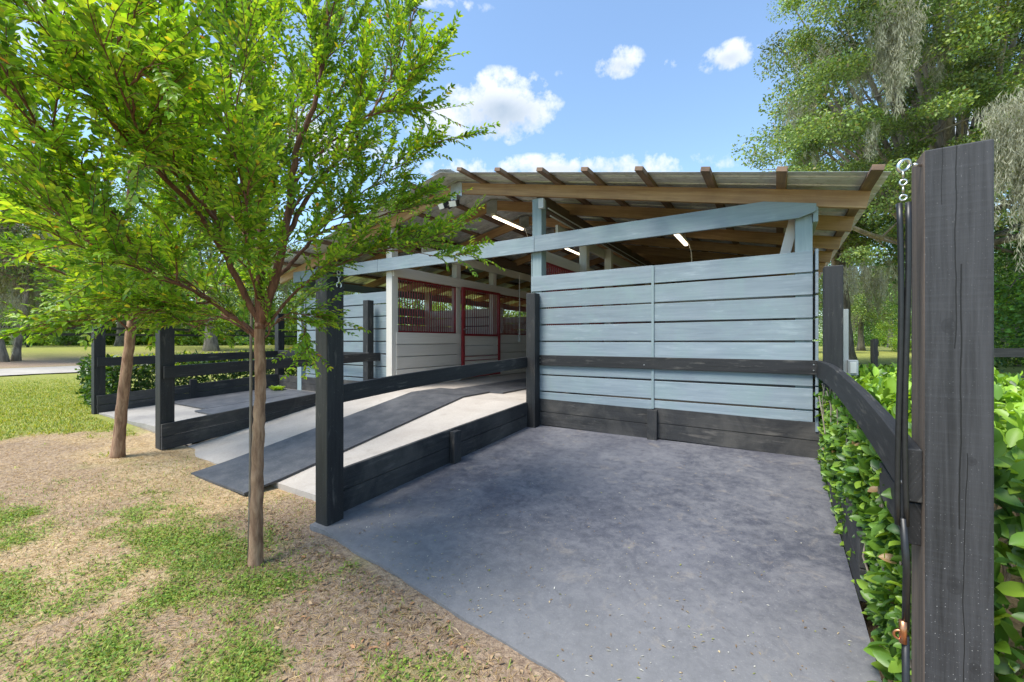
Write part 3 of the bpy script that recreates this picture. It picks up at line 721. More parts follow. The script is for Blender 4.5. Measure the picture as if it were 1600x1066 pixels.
# cladding seen from inside (off-white), aisle fronts
def stall_front(x, side, y_start):
    # posts
    ys = [y_start, 6.32, 7.55, 10.0, 12.3, 13.5, 16.0, 18.9] if side < 0 else [4.75, 6.14, 7.27, 10.0, 12.3, 13.5, 16.0, 18.9]
    for i, y in enumerate(ys):
        if i: one('stall_post', M['white'], barn, 'box', x-.06, x+.06, y-.06, y+.06, .44, 2.86, bevel=.003)
    s = .075 if side < 0 else -.075
    # lower boards
    m = MB(); rows = [1.38-.2*k for k in range(5)]
    for i in range(len(ys)-1):
        a, b = ys[i]+.02, ys[i+1]-.02
        if i in (1, 4): continue
        for z in rows:
            zb = max(z-.188, .49)
            if z-zb > .03: m.beam((x+s, a, (z+zb)/2), (x+s, b+.06, (z+zb)/2), .02, z-zb, (1, 0, 0))
    m.build('stall_boards', M['white'], barn, bevel=.002)
    one('stall_header', M['white'], barn, 'box', x+s-.02, x+s+.02, y_start-.05, 18.95, 2.27, 2.43, bevel=.003)
    one('stall_plate', M['white'], barn, 'box', x+s-.02, x+s+.02, y_start+.6, 18.95, 2.70, 2.86, bevel=.003)
    one('carrying_beam', M['darkbeam'], barn, 'box', x-.045, x+.045, 4.68, 18.95, 2.90, 3.07, bevel=.003)
    # grilles of round bars
    for i in range(len(ys)-1):
        if i in (1, 4): continue
        a, b = ys[i]+.07, ys[i+1]-.07; gx = x+s*.35; m = MB()
        n = int((b-a)/.058)
        for k in range(n+1):
            y = a+(b-a)*k/n; m.tube([(gx, y, 1.385), (gx, y, 2.265)], .0085, 5, False)
        for z in (1.395, 2.255): m.beam((gx, a-.01, z), (gx, b+.01, z), .03, .025, (1, 0, 0))
        m.beam((gx, a, 1.385), (gx, a, 2.265), .03, .03, (1, 0, 0)); m.beam((gx, b, 1.385), (gx, b, 2.265), .03, .03, (1, 0, 0))
        m.build('stall_grille', M['red'], barn)
    # doors
    for j, (a, b) in enumerate(((ys[1]+.03, ys[2]+.03), (ys[4]+.03, ys[5]+.03))):
        dx = x+s*1.9
        m = MB()
        for y in (a, b): m.beam((dx, y, .53), (dx, y, 2.27), .05, .055, (1, 0, 0))
        for z in (.55, 1.36, 2.25, ): m.beam((dx, a+.026, z), (dx, b-.026, z), .048, .04 if z < 2 else .05, (1, 0, 0))
        for z in (.86, .94): m.beam((dx, a+.026, z), (dx, b-.026, z), .03, .012, (1, 0, 0))
        d = m.build('stall_door', M['red'], barn, bevel=.003)
        m = MB(); n = 17
        for k in range(1, n):
            y = a+(b-a)*k/n; m.tube([(dx, y, 1.38), (dx, y, 2.23)], .008, 5, False)
        m.build('door_grille', M['red'], d)
        m = MB()
        for z in (1.34, 1.145, .95, .755):
            m.beam((dx-s*.2, a+.03, z-.093), (dx-s*.2, b-.03, z-.093), .018, .182, (1, 0, 0))
        m.build('door_boards', M['white'], d, bevel=.002)
        one('door_latch', M['steel'], d, 'box', dx+s*.35-.008, dx+s*.35+.008, a-.01, a+.09, 1.45, 1.475)
stall_front(-5.22, -1, 4.72); stall_front(-2.52, 1, 4.72)
# stall dividers (seen through the grilles): pinkish white boards
DROWS = [2.0-.21*k for k in range(8)]
for yy in (8.1, 11.4, 15.0, 18.93):
    xwall(-7.72, -5.30, yy, M['white'], DROWS, .46, name='stall_divider'); xwall(-2.44, .27, yy, M['white'], DROWS, .46, name='stall_divider')
for x in (-7.68, .21):
    for yy in (8.1, 11.4, 15.0, 18.9): bpost(x, yy+.08, .2, 2.50, 'white')
ywall(-7.72, 4.85, 18.9, M['white'], [1.62-.21*k for k in range(6)], .46, name='stall_lining')
# security light under the ridge, tube lights
fl = thing('flood_light', (-3.78, 4.56, 3.22), 'twin-head security light bolted under the roof peak', 'light')
one('mount', M['plate'], fl, 'box', -3.83, -3.73, 4.52, 4.595, 3.17, 3.27, bevel=.004)
one('sensor', M['darkplastic'], fl, 'tube', [(-3.78, 4.53, 3.19), (-3.78, 4.46, 3.10), (-3.78, 4.42, 3.06)], [.02, .035, .03], 10)
for s in (-1, 1):
    m = MB(); m.tube([(-3.78, 4.5, 3.16), (-3.78+s*.07, 4.44, 3.12)], .014, 8)
    m.beam((-3.78+s*.08, 4.47, 3.12), (-3.78+s*.10, 4.38, 3.08), .11, .08); h = m.build('lamp_head', M['darkplastic'], fl)
    one('lens', M['fixture'], h, 'beam', (-3.78+s*.10, 4.379, 3.0795), (-3.78+s*.101, 4.374, 3.077), .10, .07)
def tube_light(x, y0, y1, z, label):
    t = thing('tube_light', (x, (y0+y1)/2, z), label, 'light', 'tube lights under the barn roof')
    one('housing', M['fixture'], t, 'box', x-.038, x+.038, y0, y1, z+.012, z+.05, bevel=.004)
    one('tube', M['tube'], t, 'box', x-.024, x+.024, y0+.02, y1-.02, z-.012, z+.011, bevel=.008)
    m = MB()
    for y in (y0+.1, y1-.1): m.tube([(x, y, z+.05), (x, y, roofz(x)-.06)], .004, 5)
    m.build('hanger', M['steel'], t)
    m = MB(); m.tube([(x+.03, y1, z+.03), (x+.06, y1+.04, z-.1), (x+.07, y1+.05, z-.32)], .006, 6); m.build('cord', M['conduit'], t)
tube_light(-3.80, 5.50, 6.45, 3.21, 'lit tube light over the aisle just behind the gable')
tube_light(-3.80, 8.2, 9.2, 3.21, 'lit tube light further down the barn aisle')
tube_light(-1.10, 5.55, 6.50, 2.62, 'lit tube light hung over the right hand stall')
# conduit runs
cd = thing('conduit', (-2.46, 5, 2.86), 'pair of thin pale conduits running along the beam over the right stall fronts', 'conduit')
for q in range(2): one('pipe', M['conduit'], cd, 'tube', [(-2.45+.03*q, 4.78, 2.92-.10*q), (-2.45+.03*q, 18.5, 2.92-.10*q)], .010, 6)
one('junction_box', M['greybox'], cd, 'box', -2.47, -2.40, 4.55, 4.60, 2.86, 2.98, bevel=.004)
cd = thing('conduit', (-7.60, 4.70, .5), 'thin grey conduit with a switch box on the left blue wall', 'conduit')
one('pipe', M['greybox'], cd, 'tube', [(-7.58, 4.705, 2.0), (-7.58, 4.705, 1.33)], .012, 8)
one('switch_box', M['greybox'], cd, 'box', -7.62, -7.54, 4.68, 4.722, 1.18, 1.33, bevel=.006)
# aisle drop cord
cd = thing('drop_pipe', (-5.0, 8.5, .48), 'thin pale pipe dropping down in front of the far stall grille', 'pipe')
m = MB(); m.tube([(-5.02, 8.35, 2.75), (-5.02, 8.35, 1.38)], .012, 6); m.build('pipe', M['conduit'], cd)
one('outlet_box', M['greybox'], cd, 'box', -5.05, -4.99, 8.32, 8.38, 1.22, 1.38)

# utility post behind right corner
up_ = thing('utility_post', (.56, 5.15, .15), 'pale grey pipe with a weatherproof outlet box beside the black corner post', 'utility post')
one('pipe', M['greybox'], up_, 'box', .50, .555, 4.86, 4.90, .1, 1.53, bevel=.006)
ob = one('outlet_box', M['greybox'], up_, 'box', .545, .62, 4.82, 4.87, .93, 1.07, bevel=.008)
one('outlet_cover', M['fixture'], ob, 'box', .56, .605, 4.812, 4.8195, .95, 1.05, bevel=.003)

# ------------------------------------------------------------------ hardware on the posts
def ring(c, r, wr, ax1, ax2, n=20, a0=0, a1=2*math.pi):
    c = Vector(c); ax1 = Vector(ax1).normalized(); ax2 = Vector(ax2).normalized()
    return [c+ax1*(r*math.cos(a0+(a1-a0)*k/n))+ax2*(r*math.sin(a0+(a1-a0)*k/n)) for k in range(n+1)]
ct = thing('cross_tie', (.295, 1.53, EYE+.48), 'black rubber cross tie hanging from a steel eye bolt on the near cracked post', 'cross tie')
ex, ey, ez = .297, 1.555, EYE+.482
m = MB(); m.tube([(.345, ey+.03, ez), (.318, ey+.006, ez)], .0045, 8); m.tube(ring((ex, ey, ez), .0155, .004, (.8, .45, .1), (.2, 0, 1), 22), .0045, 8)
m.build('eye_bolt', M['steel'], ct, smooth=True)
m = MB()
for k in range(4):
    z = ez-.026-.021*k; a = (1, 0, 0) if k % 2 else (.3, 1, 0)
    m.tube(ring((ex-.002, ey-.004, z), .0075, .003, a, (0.05, 0, 1.35), 14), .0026, 6)
m.tube([(ex-.012, ey-.004, z-.015), (ex-.010, ey-.004, z-.035)], .006, 8); m.build('chain', M['steel'], ct, smooth=True)
zc = ez-.105
for q, dxx in enumerate((-.0075, .0075)):
    m = MB(); pts = []
    for k in range(16):
        z = zc-k*(.88)/15; pts.append((ex-.004+dxx+.004*math.sin(k*.35+q), ey-.012-.0015*k*0, z))
    m.tube(pts, .0068, 10); m.build('rubber_strand', M['rubber'], ct, smooth=True)
m = MB(); m.tube([(ex-.004, ey-.012, zc-.86), (ex+.004, ey-.010, zc-1.0), (ex+.002, ey-.008, zc-1.16)], .0085, 10)
m.tube([(ex+.002, ey-.008, zc-1.18), (ex+.004, ey-.006, zc-1.62)], .0085, 10); m.build('rubber_strand', M['rubber'], ct, smooth=True)
m = MB(); m.tube([(ex-.004, ey-.012, zc-1.14), (ex-.004, ey-.012, zc-1.20)], .009, 10); m.tube(ring((ex-.012, ey-.014, zc-1.18), .012, .003, (1, 0, 0), (0, 0, 1), 14), .0035, 6)
m.build('snap', M['copper'], ct, smooth=True)
def snap_hook(x, y, z, s, label):
    t = thing('snap_hook', (x, y, z), label, 'snap hook')
    m = MB(); m.tube([(x-.02, y, z), (x+.012, y, z)], .004*s, 6); m.tube(ring((x+.014, y, z-.012*s), .012*s, 0, (0, 1, 0), (0, 0, 1), 14), .0035*s, 6); m.build('eye', M['steel'], t)
    m = MB(); m.tube(ring((x+.014, y, z-.035*s), .010*s, 0, (.6, .8, 0), (0, 0, 1.4), 14), .0035*s, 6)
    m.tube([(x+.014, y, z-.045*s), (x+.014, y, z-.075*s)], .0055*s, 6); m.tube(ring((x+.014, y, z-.092*s), .017*s, 0, (0, 1, 0), (0, 0, 1), 14, -.9, 4.0), .004*s, 6)
    m.build('hook', M['steel'], t)
snap_hook(-2.489, 1.775, EYE+.470, 1.05, 'steel snap hook on the tall black post in front of the ramp')
snap_hook(-8.572, 2.07, EYE+.36, 1.3, 'small steel snap hook on the leftmost black post')

# ------------------------------------------------------------------ paddock fences
def paddock(label, pts, rails, hgt, spacing, group=None, hh=.13, pw=.11):
    t = thing('paddock_fence', (pts[0][0], pts[0][1], float(base_z(pts[0][0], pts[0][1]))), label, 'fence', group)
    P = []
    for (a, b) in zip(pts[:-1], pts[1:]):
        a = Vector(a); b = Vector(b); n = max(1, round((b-a).length/spacing))
        P += [a.lerp(b, k/n) for k in range(n)]
    P.append(Vector(pts[-1]))
    for p in P:
        z = float(base_z(p.x, p.y)); one('post', M['black'], t, 'box', p.x-pw/2, p.x+pw/2, p.y-pw/2, p.y+pw/2, z-.1, z+hgt+.02)
    for k, rz in enumerate(rails):
        m = MB()
        for a, b in zip(P[:-1], P[1:]):
            d = Vector((b.y-a.y, a.x-b.x)).normalized()*(pw/2+.016)
            m.beam((a.x+d.x, a.y+d.y, float(base_z(a.x, a.y))+rz), (b.x+d.x, b.y+d.y, float(base_z(b.x, b.y))+rz), .03, hh)
        m.build('rail', M['black'], t)
paddock('black three-rail paddock fence beyond the hedge behind the near post', [(1.95, 8.85), (9.0, 10.6), (22, 13.5)], (.17, .57, .97), 1.1, 2.4)
paddock('long low black fence across the far left lawn beyond the driveway', [(-39, 0), (-35, 18), (-27, 40)], (1.2, .8), 1.3, 3.2, hh=.15)
paddock('distant dark fence running along the sunlit lawn on the right', [(2.9, 19), (5.0, 34), (9, 60)], (1.1, .7), 1.2, 2.3, hh=.14)

# ------------------------------------------------------------------ plants
def twig_leaves(start, direction, L, n, out, size, droop=.1, bend=None):
    """opposite leaves in a flat spray along a twig"""
    d = Vector(direction).normalized(); p = Vector(start); side = d.cross(Vector((0, 0, 1)))
    if side.length < .1: side = Vector((1, 0, 0))
    side.normalize(); roll = random.uniform(-.7, .7); nrm = side.cross(d).normalized()
    side = (side*math.cos(roll)+nrm*math.sin(roll)).normalized(); nrm = side.cross(d).normalized()
    st = L/n; pts = [p.copy()]
    for k in range(n):
        p = p+d*st; d = (d+Vector((random.gauss(0, .09), random.gauss(0, .09), -droop*st/L*2+random.gauss(0, .07)))).normalized(); pts.append(p.copy())
        for s in (-1, 1):
            ld = (d*.75+side*s*.7+Vector((random.gauss(0, .2), random.gauss(0, .2), random.gauss(0, .2)))).normalized()
            nn = (nrm+Vector((random.uniform(-.35, .35), random.uniform(-.35, .35), random.uniform(-.2, .35)))).normalized()
            out.append((p, ld, nn, size*random.uniform(.7, 1.15)*(1-.25*k/n)))
    out.append((p, d, nrm, size*.8)); return pts
def crape_myrtle(name, base, trunk_pts, trunk_r, limbs, label, sub_step, tw_per, leafsize, cols, wts, min_d=.95, sucker=None, seed=3, nleaf=9):
    random.seed(seed); root = thing('crape_myrtle', base, label, 'tree', 'young crape myrtles in front of the barn')
    m = MB(); pts = [Vector(p) for p in trunk_pts]; P = []; Rr = []
    n = len(pts)
    for i in range(n-1):
        for k in range(8):
            f = k/8; P.append(pts[i].lerp(pts[i+1], f)+Vector((random.uniform(-.003, .003), random.uniform(-.003, .003), 0))); q = (i+f)/(n-1)
            Rr.append(trunk_r*(1-.22*q)*(1+.35*math.exp(-q*14))*(1+random.uniform(-.035, .035)))
    P.append(pts[-1]); Rr.append(trunk_r*.78); m.tube(P, Rr, 14); m.build('trunk', M['myrtle_bark'], root, smooth=True)
    mb = MB(); mt = MB(); L_ = []
    cx = Vector(trunk_pts[-1])
    for (lp, r0) in limbs:
        lp = [Vector(p) for p in lp]
        # smooth the limb
        C = []
        for i in range(len(lp)-1):
            p0 = lp[max(i-1, 0)]; p1 = lp[i]; p2 = lp[i+1]; p3 = lp[min(i+2, len(lp)-1)]
            for k in range(6):
                t = k/6; C.append(.5*((2*p1)+(p2-p0)*t+(2*p0-5*p1+4*p2-p3)*t*t+(3*p1-p0-3*p2+p3)*t**3))
        C.append(lp[-1]); N = len(C)
        C = [c+Vector((random.uniform(-1, 1), random.uniform(-1, 1), random.uniform(-1, 1)))*.006 for c in C]
        mb.tube(C, [r0*(1-.82*i/(N-1)) for i in range(N)], 8)
        tot = sum((C[i+1]-C[i]).length for i in range(N-1)); s = .22*tot; acc = 0; i = 0
        dist = [0]
        for i in range(N-1): dist.append(dist[-1]+(C[i+1]-C[i]).length)
        while s < tot:
            i = max(j for j in range(N) if dist[j] <= s); i = min(i, N-2); f = (s-dist[i])/max(1e-6, dist[i+1]-dist[i])
            p = C[i].lerp(C[i+1], f); t = (C[i+1]-C[i]).normalized()
            out = Vector((random.gauss(0, 1), random.gauss(0, 1), random.gauss(.1, .7))).normalized()
            out = (out-t*out.dot(t)).normalized(); rad = (p-cx); rad.z *= .3
            d = (t*1.0+out*.75+rad.normalized()*.30+Vector((0, 0, .28))).normalized()
            q = s/tot; Ls = (.58-.25*q)*random.uniform(.6, 1.2)*min(1, .35+tot*.6)
            # side branch
            sp = [p]; dd = d.copy(); ns = 7
            for k in range(ns):
                dd = (dd+Vector((random.gauss(0, .10), random.gauss(0, .10), random.gauss(.01, .10)))).normalized(); sp.append(sp[-1]+dd*Ls/ns)
            if min((x-Vector((0, 0, EYE))).length for x in sp) > min_d:
                mt.tube(sp, [.0042*(1-.7*k/ns) for k in range(ns+1)], 5, False)
                for k in range(1, ns+1):
                    for _ in range(tw_per):
                        o2 = Vector((random.gauss(0, 1), random.gauss(0, 1), random.gauss(.25, .6))).normalized()
                        td = ((sp[k]-sp[k-1]).normalized()*1.0+o2*.75+Vector((0, 0, .15))).normalized()
                        if k == ns: td = (td+(sp[k]-sp[k-1]).normalized()*1.5).normalized()
                        tp = twig_leaves(sp[k], td, random.uniform(.10, .25), nleaf, L_, leafsize)
                        mt.tube([tp[0], tp[len(tp)//2], tp[-1]], [.0016, .0013, .0008], 4, False)
            s += sub_step*random.uniform(.6, 1.4)
    br = mb.build('branches', M['twig'], root, smooth=True); mt.build('twigs', M['twig'], root)
    P = np.array([tuple(a[0]) for a in L_]); D = np.array([tuple(a[1]) for a in L_]); Nn = np.array([tuple(a[2]) for a in L_]); Ls = np.array([a[3] for a in L_])
    keep = np.linalg.norm(P-np.array([0, 0, EYE]), axis=1) > min_d-.1
    keep &= ~((np.abs(P[:, 1]-4.6) < .0))
    P, D, Nn, Ls = P[keep], D[keep], Nn[keep], Ls[keep]
    C = palette(len(P), cols, wts, .16)
    leaves('crown', P, D, Nn, Ls, Ls*.43, C, M['leaf'], root)
    if sucker:
        ms = MB(); ms.tube(sucker, [.008]*len(sucker), 8); ms.build('shoot', M['sucker'], root, smooth=True)
    print(name, 'leaves', len(P)); return root
GREENS = [(.16, .31, .025), (.24, .41, .035), (.10, .22, .02), (.38, .50, .05), (.58, .50, .05), (.65, .30, .06)]
GW = [.30, .33, .14, .21, .016, .004]
tb = (-2.47, 1.24, 0)
T1 = [(-2.47, 1.24, -.05), W(401, 790, 2.36), W(403, 690, 2.36), W(407, 600, 2.36), W(406, 505, 2.36)]
L1 = [
 ([W(406, 515, 2.36), W(407, 430, 2.37), W(408, 330, 2.40), W(398, 180, 2.45), W(392, 20, 2.5), W(385, -130, 2.55)], .029),
 ([W(408, 505, 2.36), W(438, 400, 2.33), W(455, 300, 2.30), W(465, 230, 2.28), W(500, 130, 2.25), W(514, 0, 2.22), W(520, -150, 2.2)], .025),
 ([W(444, 375, 2.33), W(475, 320, 2.42), W(510, 270, 2.5), W(560, 210, 2.6), W(610, 120, 2.7), W(650, 10, 2.8)], .016),
 ([W(425, 440, 2.36), W(462, 405, 2.45), W(500, 365, 2.6), W(560, 345, 2.75), W(640, 330, 2.95)], .013),
 ([W(404, 500, 2.36), W(362, 420, 2.3), W(325, 300, 2.2), W(300, 150, 2.05), W(280, 0, 1.95), W(270, -120, 1.9)], .020),
 ([W(350, 395, 2.27), W(290, 310, 1.95), W(190, 210, 1.6), W(120, 90, 1.45), W(60, -20, 1.35)], .014),
 ([W(403, 525, 2.36), W(330, 470, 2.3), W(220, 400, 2.15), W(110, 360, 2.05), W(0, 320, 1.95)], .016),
 ([W(407, 400, 2.38), W(350, 320, 2.6), W(270, 220, 2.9), W(210, 110, 3.1), W(170, 0, 3.2)], .014),
 ([W(335, 340, 2.22), W(290, 290, 1.95), W(225, 220, 1.6), W(200, 140, 1.4), W(185, 60, 1.3)], .010),
 ([W(408, 360, 2.39), W(430, 280, 2.7), W(470, 180, 3.0), W(520, 70, 3.2), W(560, -40, 3.3)], .013),
 ([W(408, 520, 2.36), W(470, 450, 2.4), W(560, 400, 2.5), W(630, 392, 2.6), W(672, 400, 2.65)], .010),
 ([W(330, 470, 2.3), W(270, 440, 1.95), W(180, 400, 1.6), W(90, 350, 1.5)], .009),
 ([W(406, 430, 2.36), W(385, 340, 2.1), W(370, 230, 1.95), W(355, 100, 1.85), W(340, -40, 1.8)], .012),
 ([W(403, 530, 2.36), W(340, 490, 2.45), W(260, 470, 2.5), W(170, 455, 2.5)], .008),
 ([W(456, 290, 2.3), W(500, 240, 2.32), W(560, 190, 2.3), W(640, 140, 2.3)], .010),
 ([W(462, 405, 2.45), W(510, 350, 2.5), W(570, 300, 2.6), W(640, 240, 2.7)], .009),
 ([W(325, 300, 2.2), W(250, 230, 2.1), W(150, 160, 1.95), W(60, 110, 1.85), W(0, 80, 1.8)], .011),
 ([W(220, 400, 2.15), W(160, 310, 1.8), W(80, 220, 1.5), W(10, 150, 1.35)], .010),
 ([W(330, 470, 2.3), W(280, 480, 2.2), W(220, 490, 2.1), W(160, 505, 2.05)], .007),
 ([W(406, 540, 2.36), W(435, 500, 2.35), W(462, 490, 2.33), W(478, 515, 2.32)], .005),
 ([W(404, 535, 2.36), W(370, 500, 2.3), W(330, 500, 2.2), W(290, 520, 2.15)], .007),
 ([W(404, 470, 2.36), W(385, 400, 2.0), W(385, 340, 1.8), W(390, 300, 1.7)], .006),
]
crape_myrtle('t1', tb, T1, .034, L1, 'young crape myrtle with smooth brown trunk right in front of the ramp mat', .086, 2, .039, GREENS, GW,
             sucker=[(-2.52, 1.23, -.02), W(391, 760, 2.36), W(392, 640, 2.37), W(392, 530, 2.37), W(394, 470, 2.37)], seed=3)
random.seed(5)
b2 = (-5.59, 1.49, .10)
def P2(u, v, d): return W(u, v, d)
T2 = [(-5.59, 1.49, .05), P2(190, 640, 4.22), P2(200, 560, 4.22), P2(206, 500, 4.22)]
L2 = [
 ([P2(205, 520, 4.22), P2(170, 490, 4.0), P2(120, 480, 3.8), P2(70, 500, 3.7)], .010),
 ([P2(206, 515, 4.22), P2(240, 490, 4.1), P2(280, 490, 4.0), P2(320, 510, 4.0)], .010),
 ([P2(205, 500, 4.22), P2(200, 470, 3.9), P2(190, 450, 3.6), P2(170, 470, 3.4)], .010),
 ([P2(206, 505, 4.22), P2(222, 460, 4.2), P2(250, 380, 4.1), P2(280, 280, 4.0), P2(300, 180, 3.9)], .03),
 ([P2(205, 505, 4.22), P2(205, 440, 4.25), P2(200, 330, 4.3), P2(205, 200, 4.3), P2(190, 60, 4.3)], .03),
 ([P2(205, 505, 4.22), P2(180, 440, 4.2), P2(130, 360, 4.1), P2(80, 270, 4.0), P2(30, 170, 3.9)], .026),
 ([P2(206, 500, 4.22), P2(250, 440, 4.35), P2(310, 370, 4.5), P2(370, 320, 4.6)], .022),
 ([P2(205, 500, 4.22), P2(160, 460, 3.9), P2(80, 420, 3.6), P2(0, 390, 3.3)], .02),
 ([P2(205, 500, 4.22), P2(230, 430, 4.6), P2(260, 340, 5.0), P2(280, 240, 5.2)], .02),
 ([P2(206, 500, 4.22), P2(160, 420, 4.6), P2(100, 340, 5.0), P2(50, 300, 5.3)], .02),
 ([P2(206, 500, 4.22), P2(270, 470, 4.1), P2(330, 450, 4.0), P2(390, 440, 3.9)], .012),
]
crape_myrtle('t2', b2, T2, .050, L2, 'second crape myrtle with leaning tan trunk, left of the one in front of the mat', .17, 2, .052, GREENS, [.36, .3, .22, .11, .008, .002], seed=9, nleaf=8)

# foliage masses made of many leaf-sized faces
def clump_leaves(centres, radii, per, size, squash=.75, shell=.45):
    n = len(centres); tot = n*per; c = np.repeat(np.array(centres), per, 0); r = np.repeat(np.array(radii), per)
    d = unit(RNG.normal(size=(tot, 3))); rr = RNG.random(tot)**shell
    P = c+d*(r*rr)[:, None]*np.array([1, 1, squash])
    Nn = unit(d*.7+RNG.normal(size=(tot, 3))*.6+np.array([0, 0, .6])); D = unit(RNG.normal(size=(tot, 3))+d*.6)
    return P, D, Nn, size*(.6+.8*RNG.random(tot))
def moss_strands(anchors, per, lmin, lmax, spread, wd, name, parent):
    """grey curtains: tapering wavy ropes, each a bundle of short curly fibres"""
    P = []; D = []; L = []; C = []
    for (a, sc) in anchors:
        for _ in range(max(4, int(14*sc))):
            x, y = RNG.normal(0, spread*(.3+.5*sc), 2); Lr = 1.25*RNG.uniform(lmin, lmax)*sc*math.exp(-(x*x+y*y)/(2*spread*spread)*.4)
            n = int(70*Lr+12); f = RNG.random(n)**.85; ph = RNG.uniform(0, 6.28, 2); rad = (.05*sc**.5)*(1-.7*f)+.008
            px = a[0]+x+.05*np.sin(f*5+ph[0])+RNG.normal(0, 1, n)*rad; py = a[1]+y+.05*np.sin(f*4+ph[1])+RNG.normal(0, 1, n)*rad
            P.append(np.stack([px, py, a[2]+RNG.uniform(-.1, .15)*sc-Lr*f], -1))
            d = RNG.normal(0, .34, (n, 3)); d[:, 2] -= 1.0; D.append(d); L.append(RNG.uniform(.06, .20, n))
            C.append(np.clip(np.array([.31, .31, .23])*RNG.uniform(.7, 1.25)*(1+RNG.normal(0, .15, (n, 1))), .02, .8))
    P = np.concatenate(P); D = np.concatenate(D); L = np.concatenate(L); C = np.concatenate(C)
    return leaves(name, P, D, RNG.normal(size=P.shape), L, wd, C, M['moss'], parent, fine=False)

OAK = [(.12, .19, .045), (.17, .25, .055), (.085, .14, .035), (.28, .34, .07), (.20, .17, .08)]; OAKW = [.35, .3, .18, .13, .04]
def oak(base, trunk_top, centres, radii, per, size, label, group, r0, moss=None, cols=OAK, wts=OAKW, nlimb=26, kind='live_oak', squash=.7, trunk_lean=(0, 0)):
    root = thing(kind, base, label, 'tree', group)
    B = Vector(base); T = Vector(trunk_top); mt = MB(); N = 8
    pts = [B.lerp(T, k/N)+Vector((random.uniform(-1, 1), random.uniform(-1, 1), 0))*r0*.12 for k in range(N+1)]; pts[0].z -= .2
    mt.tube(pts, [r0*(1+.6*math.exp(-k*1.3))*(1-.35*k/N) for k in range(N+1)], 12); mt.build('trunk', M['oak_bark'], root, smooth=True)
    ml = MB(); idx = random.sample(range(len(centres)), min(nlimb, len(centres))); ends = []
    for i in idx:
        c = Vector(centres[i]); s = B.lerp(T, random.uniform(.72, 1.0)); mid = s.lerp(c, .5)+Vector((random.uniform(-.6, .6), random.uniform(-.6, .6), random.uniform(-.3, .9)))
        L = []
        for k in range(11):
            f = k/10; L.append(s*(1-f)**2+mid*2*f*(1-f)+c*f*f+Vector((random.uniform(-1, 1), random.uniform(-1, 1), random.uniform(-1, 1)))*.06*min(1, k))
        ml.tube(L, [max(.014, r0*.36*(1-.88*k/10)) for k in range(11)], 7, False); ends.append(c)
        for q in range(3):
            k = random.randint(4, 9); e = L[k]+Vector((random.gauss(0, 1), random.gauss(0, 1), random.gauss(.2, .5)))*1.0
            ml.tube([L[k], L[k].lerp(e, .5)+Vector((0, 0, .1)), e], [max(.012, r0*.09), r0*.05, .008], 5, False)
    ml.build('branches', M['oak_bark'], root, smooth=True)
    P, D, Nn, Ls = clump_leaves(centres, radii, per, size, squash)
    cc = np.repeat(np.clip(RNG.normal(1, .33, len(centres)), .45, 1.9), per)[:, None]      # each clump's leaf colour scaled lighter or darker at random
    C = np.clip(palette(len(P), cols, wts, .2)*cc, .004, .8)
    leaves('crown', P, D, Nn, Ls, Ls*.55, C, M['farleaf'], root, fine=False)
    if moss: moss_strands(moss, 60, .5, 1.8, .24, .016, 'spanish_moss', root)
    return root

def region_clumps(n, poly_fn, seed):
    rr = np.random.default_rng(seed); out = []
    while len(out) < n:
        c = poly_fn(rr)
        if c is not None: out.append(c)
    return out
random.seed(21)
# the big live oak whose trunk stands behind the near post
OA = W(1500, 545, 15.5); OA = (OA.x, OA.y, .05)
def fa(rr):
    u = rr.uniform(1165, 1800); v = rr.uniform(-330, 400); d = rr.uniform(10.5, 19)
    left = np.interp(v, [-330, -100, 0, 60, 130, 200, 265, 330, 400], [1322, 1242, 1212, 1194, 1188, 1170, 1158, 1190, 1270])
    if u < left+18: return None
    if v > 330 and u > 1300 and rr.random() < .55: return None
    if v > 300 and 1420 > u > 1330 and rr.random() < .3: return None
    return W(u, v, d)
ca = region_clumps(560, fa, 5)
mo = [(W(1398, 0, 11.0), 1.5), (W(1404, 40, 11.0), 1.3), (W(1392, 30, 11.2), 1.2), (W(1590, 150, 9.5), 1.5), (W(1578, 190, 9.5), 1.3), (W(1600, 185, 9.4), 1.6), (W(1560, 160, 9.6), 1.0), (W(1300, 60, 13), .8), (W(1345, 90, 13), .9), (W(1480, 40, 12), .8),
      (W(1265, 145, 14), .7), (W(1465, 60, 12), .7), (W(1615, 140, 9.5), 1.4), (W(1240, 90, 14), .5), (W(1405, 10, 10.9), 1.4)]
rr_ = np.random.default_rng(8)
for _ in range(30):
    c = ca[rr_.integers(len(ca))]; mo.append((c, float(rr_.uniform(.3, .75))))
for _ in range(8):
    mo.append((W(rr_.uniform(1325, 1425), rr_.uniform(395, 440), rr_.uniform(13, 22)), float(rr_.uniform(.4, .9))))
oak(OA, (OA[0]-.3, OA[1]+.2, 5.0), ca, [random.uniform(.45, .95) for _ in ca], 620, .085, 'huge spreading live oak hung with grey moss, its trunk behind the near post', 'live oaks around the barn', .42, moss=mo, nlimb=70, squash=.5)

# second oak: dark trunk seen in the gap between barn and near post
OB = W(1318, 548, 21); OB = (OB.x, OB.y, .0)
cb = region_clumps(130, lambda rr: W(rr.uniform(1225, 1445), rr.uniform(60, 400)+30*rr.random(), rr.uniform(18, 26)), 9)
oak(OB, (OB[0]-.2, OB[1], 6.0), cb, [random.uniform(.7, 1.2) for _ in cb], 420, .13, 'live oak with flared dark trunk on the lawn just right of the barn corner', 'live oaks around the barn', .42,
    moss=[(W(rr_.uniform(1315, 1430), rr_.uniform(370, 440), rr_.uniform(19, 26)), 1.0) for _ in range(10)])
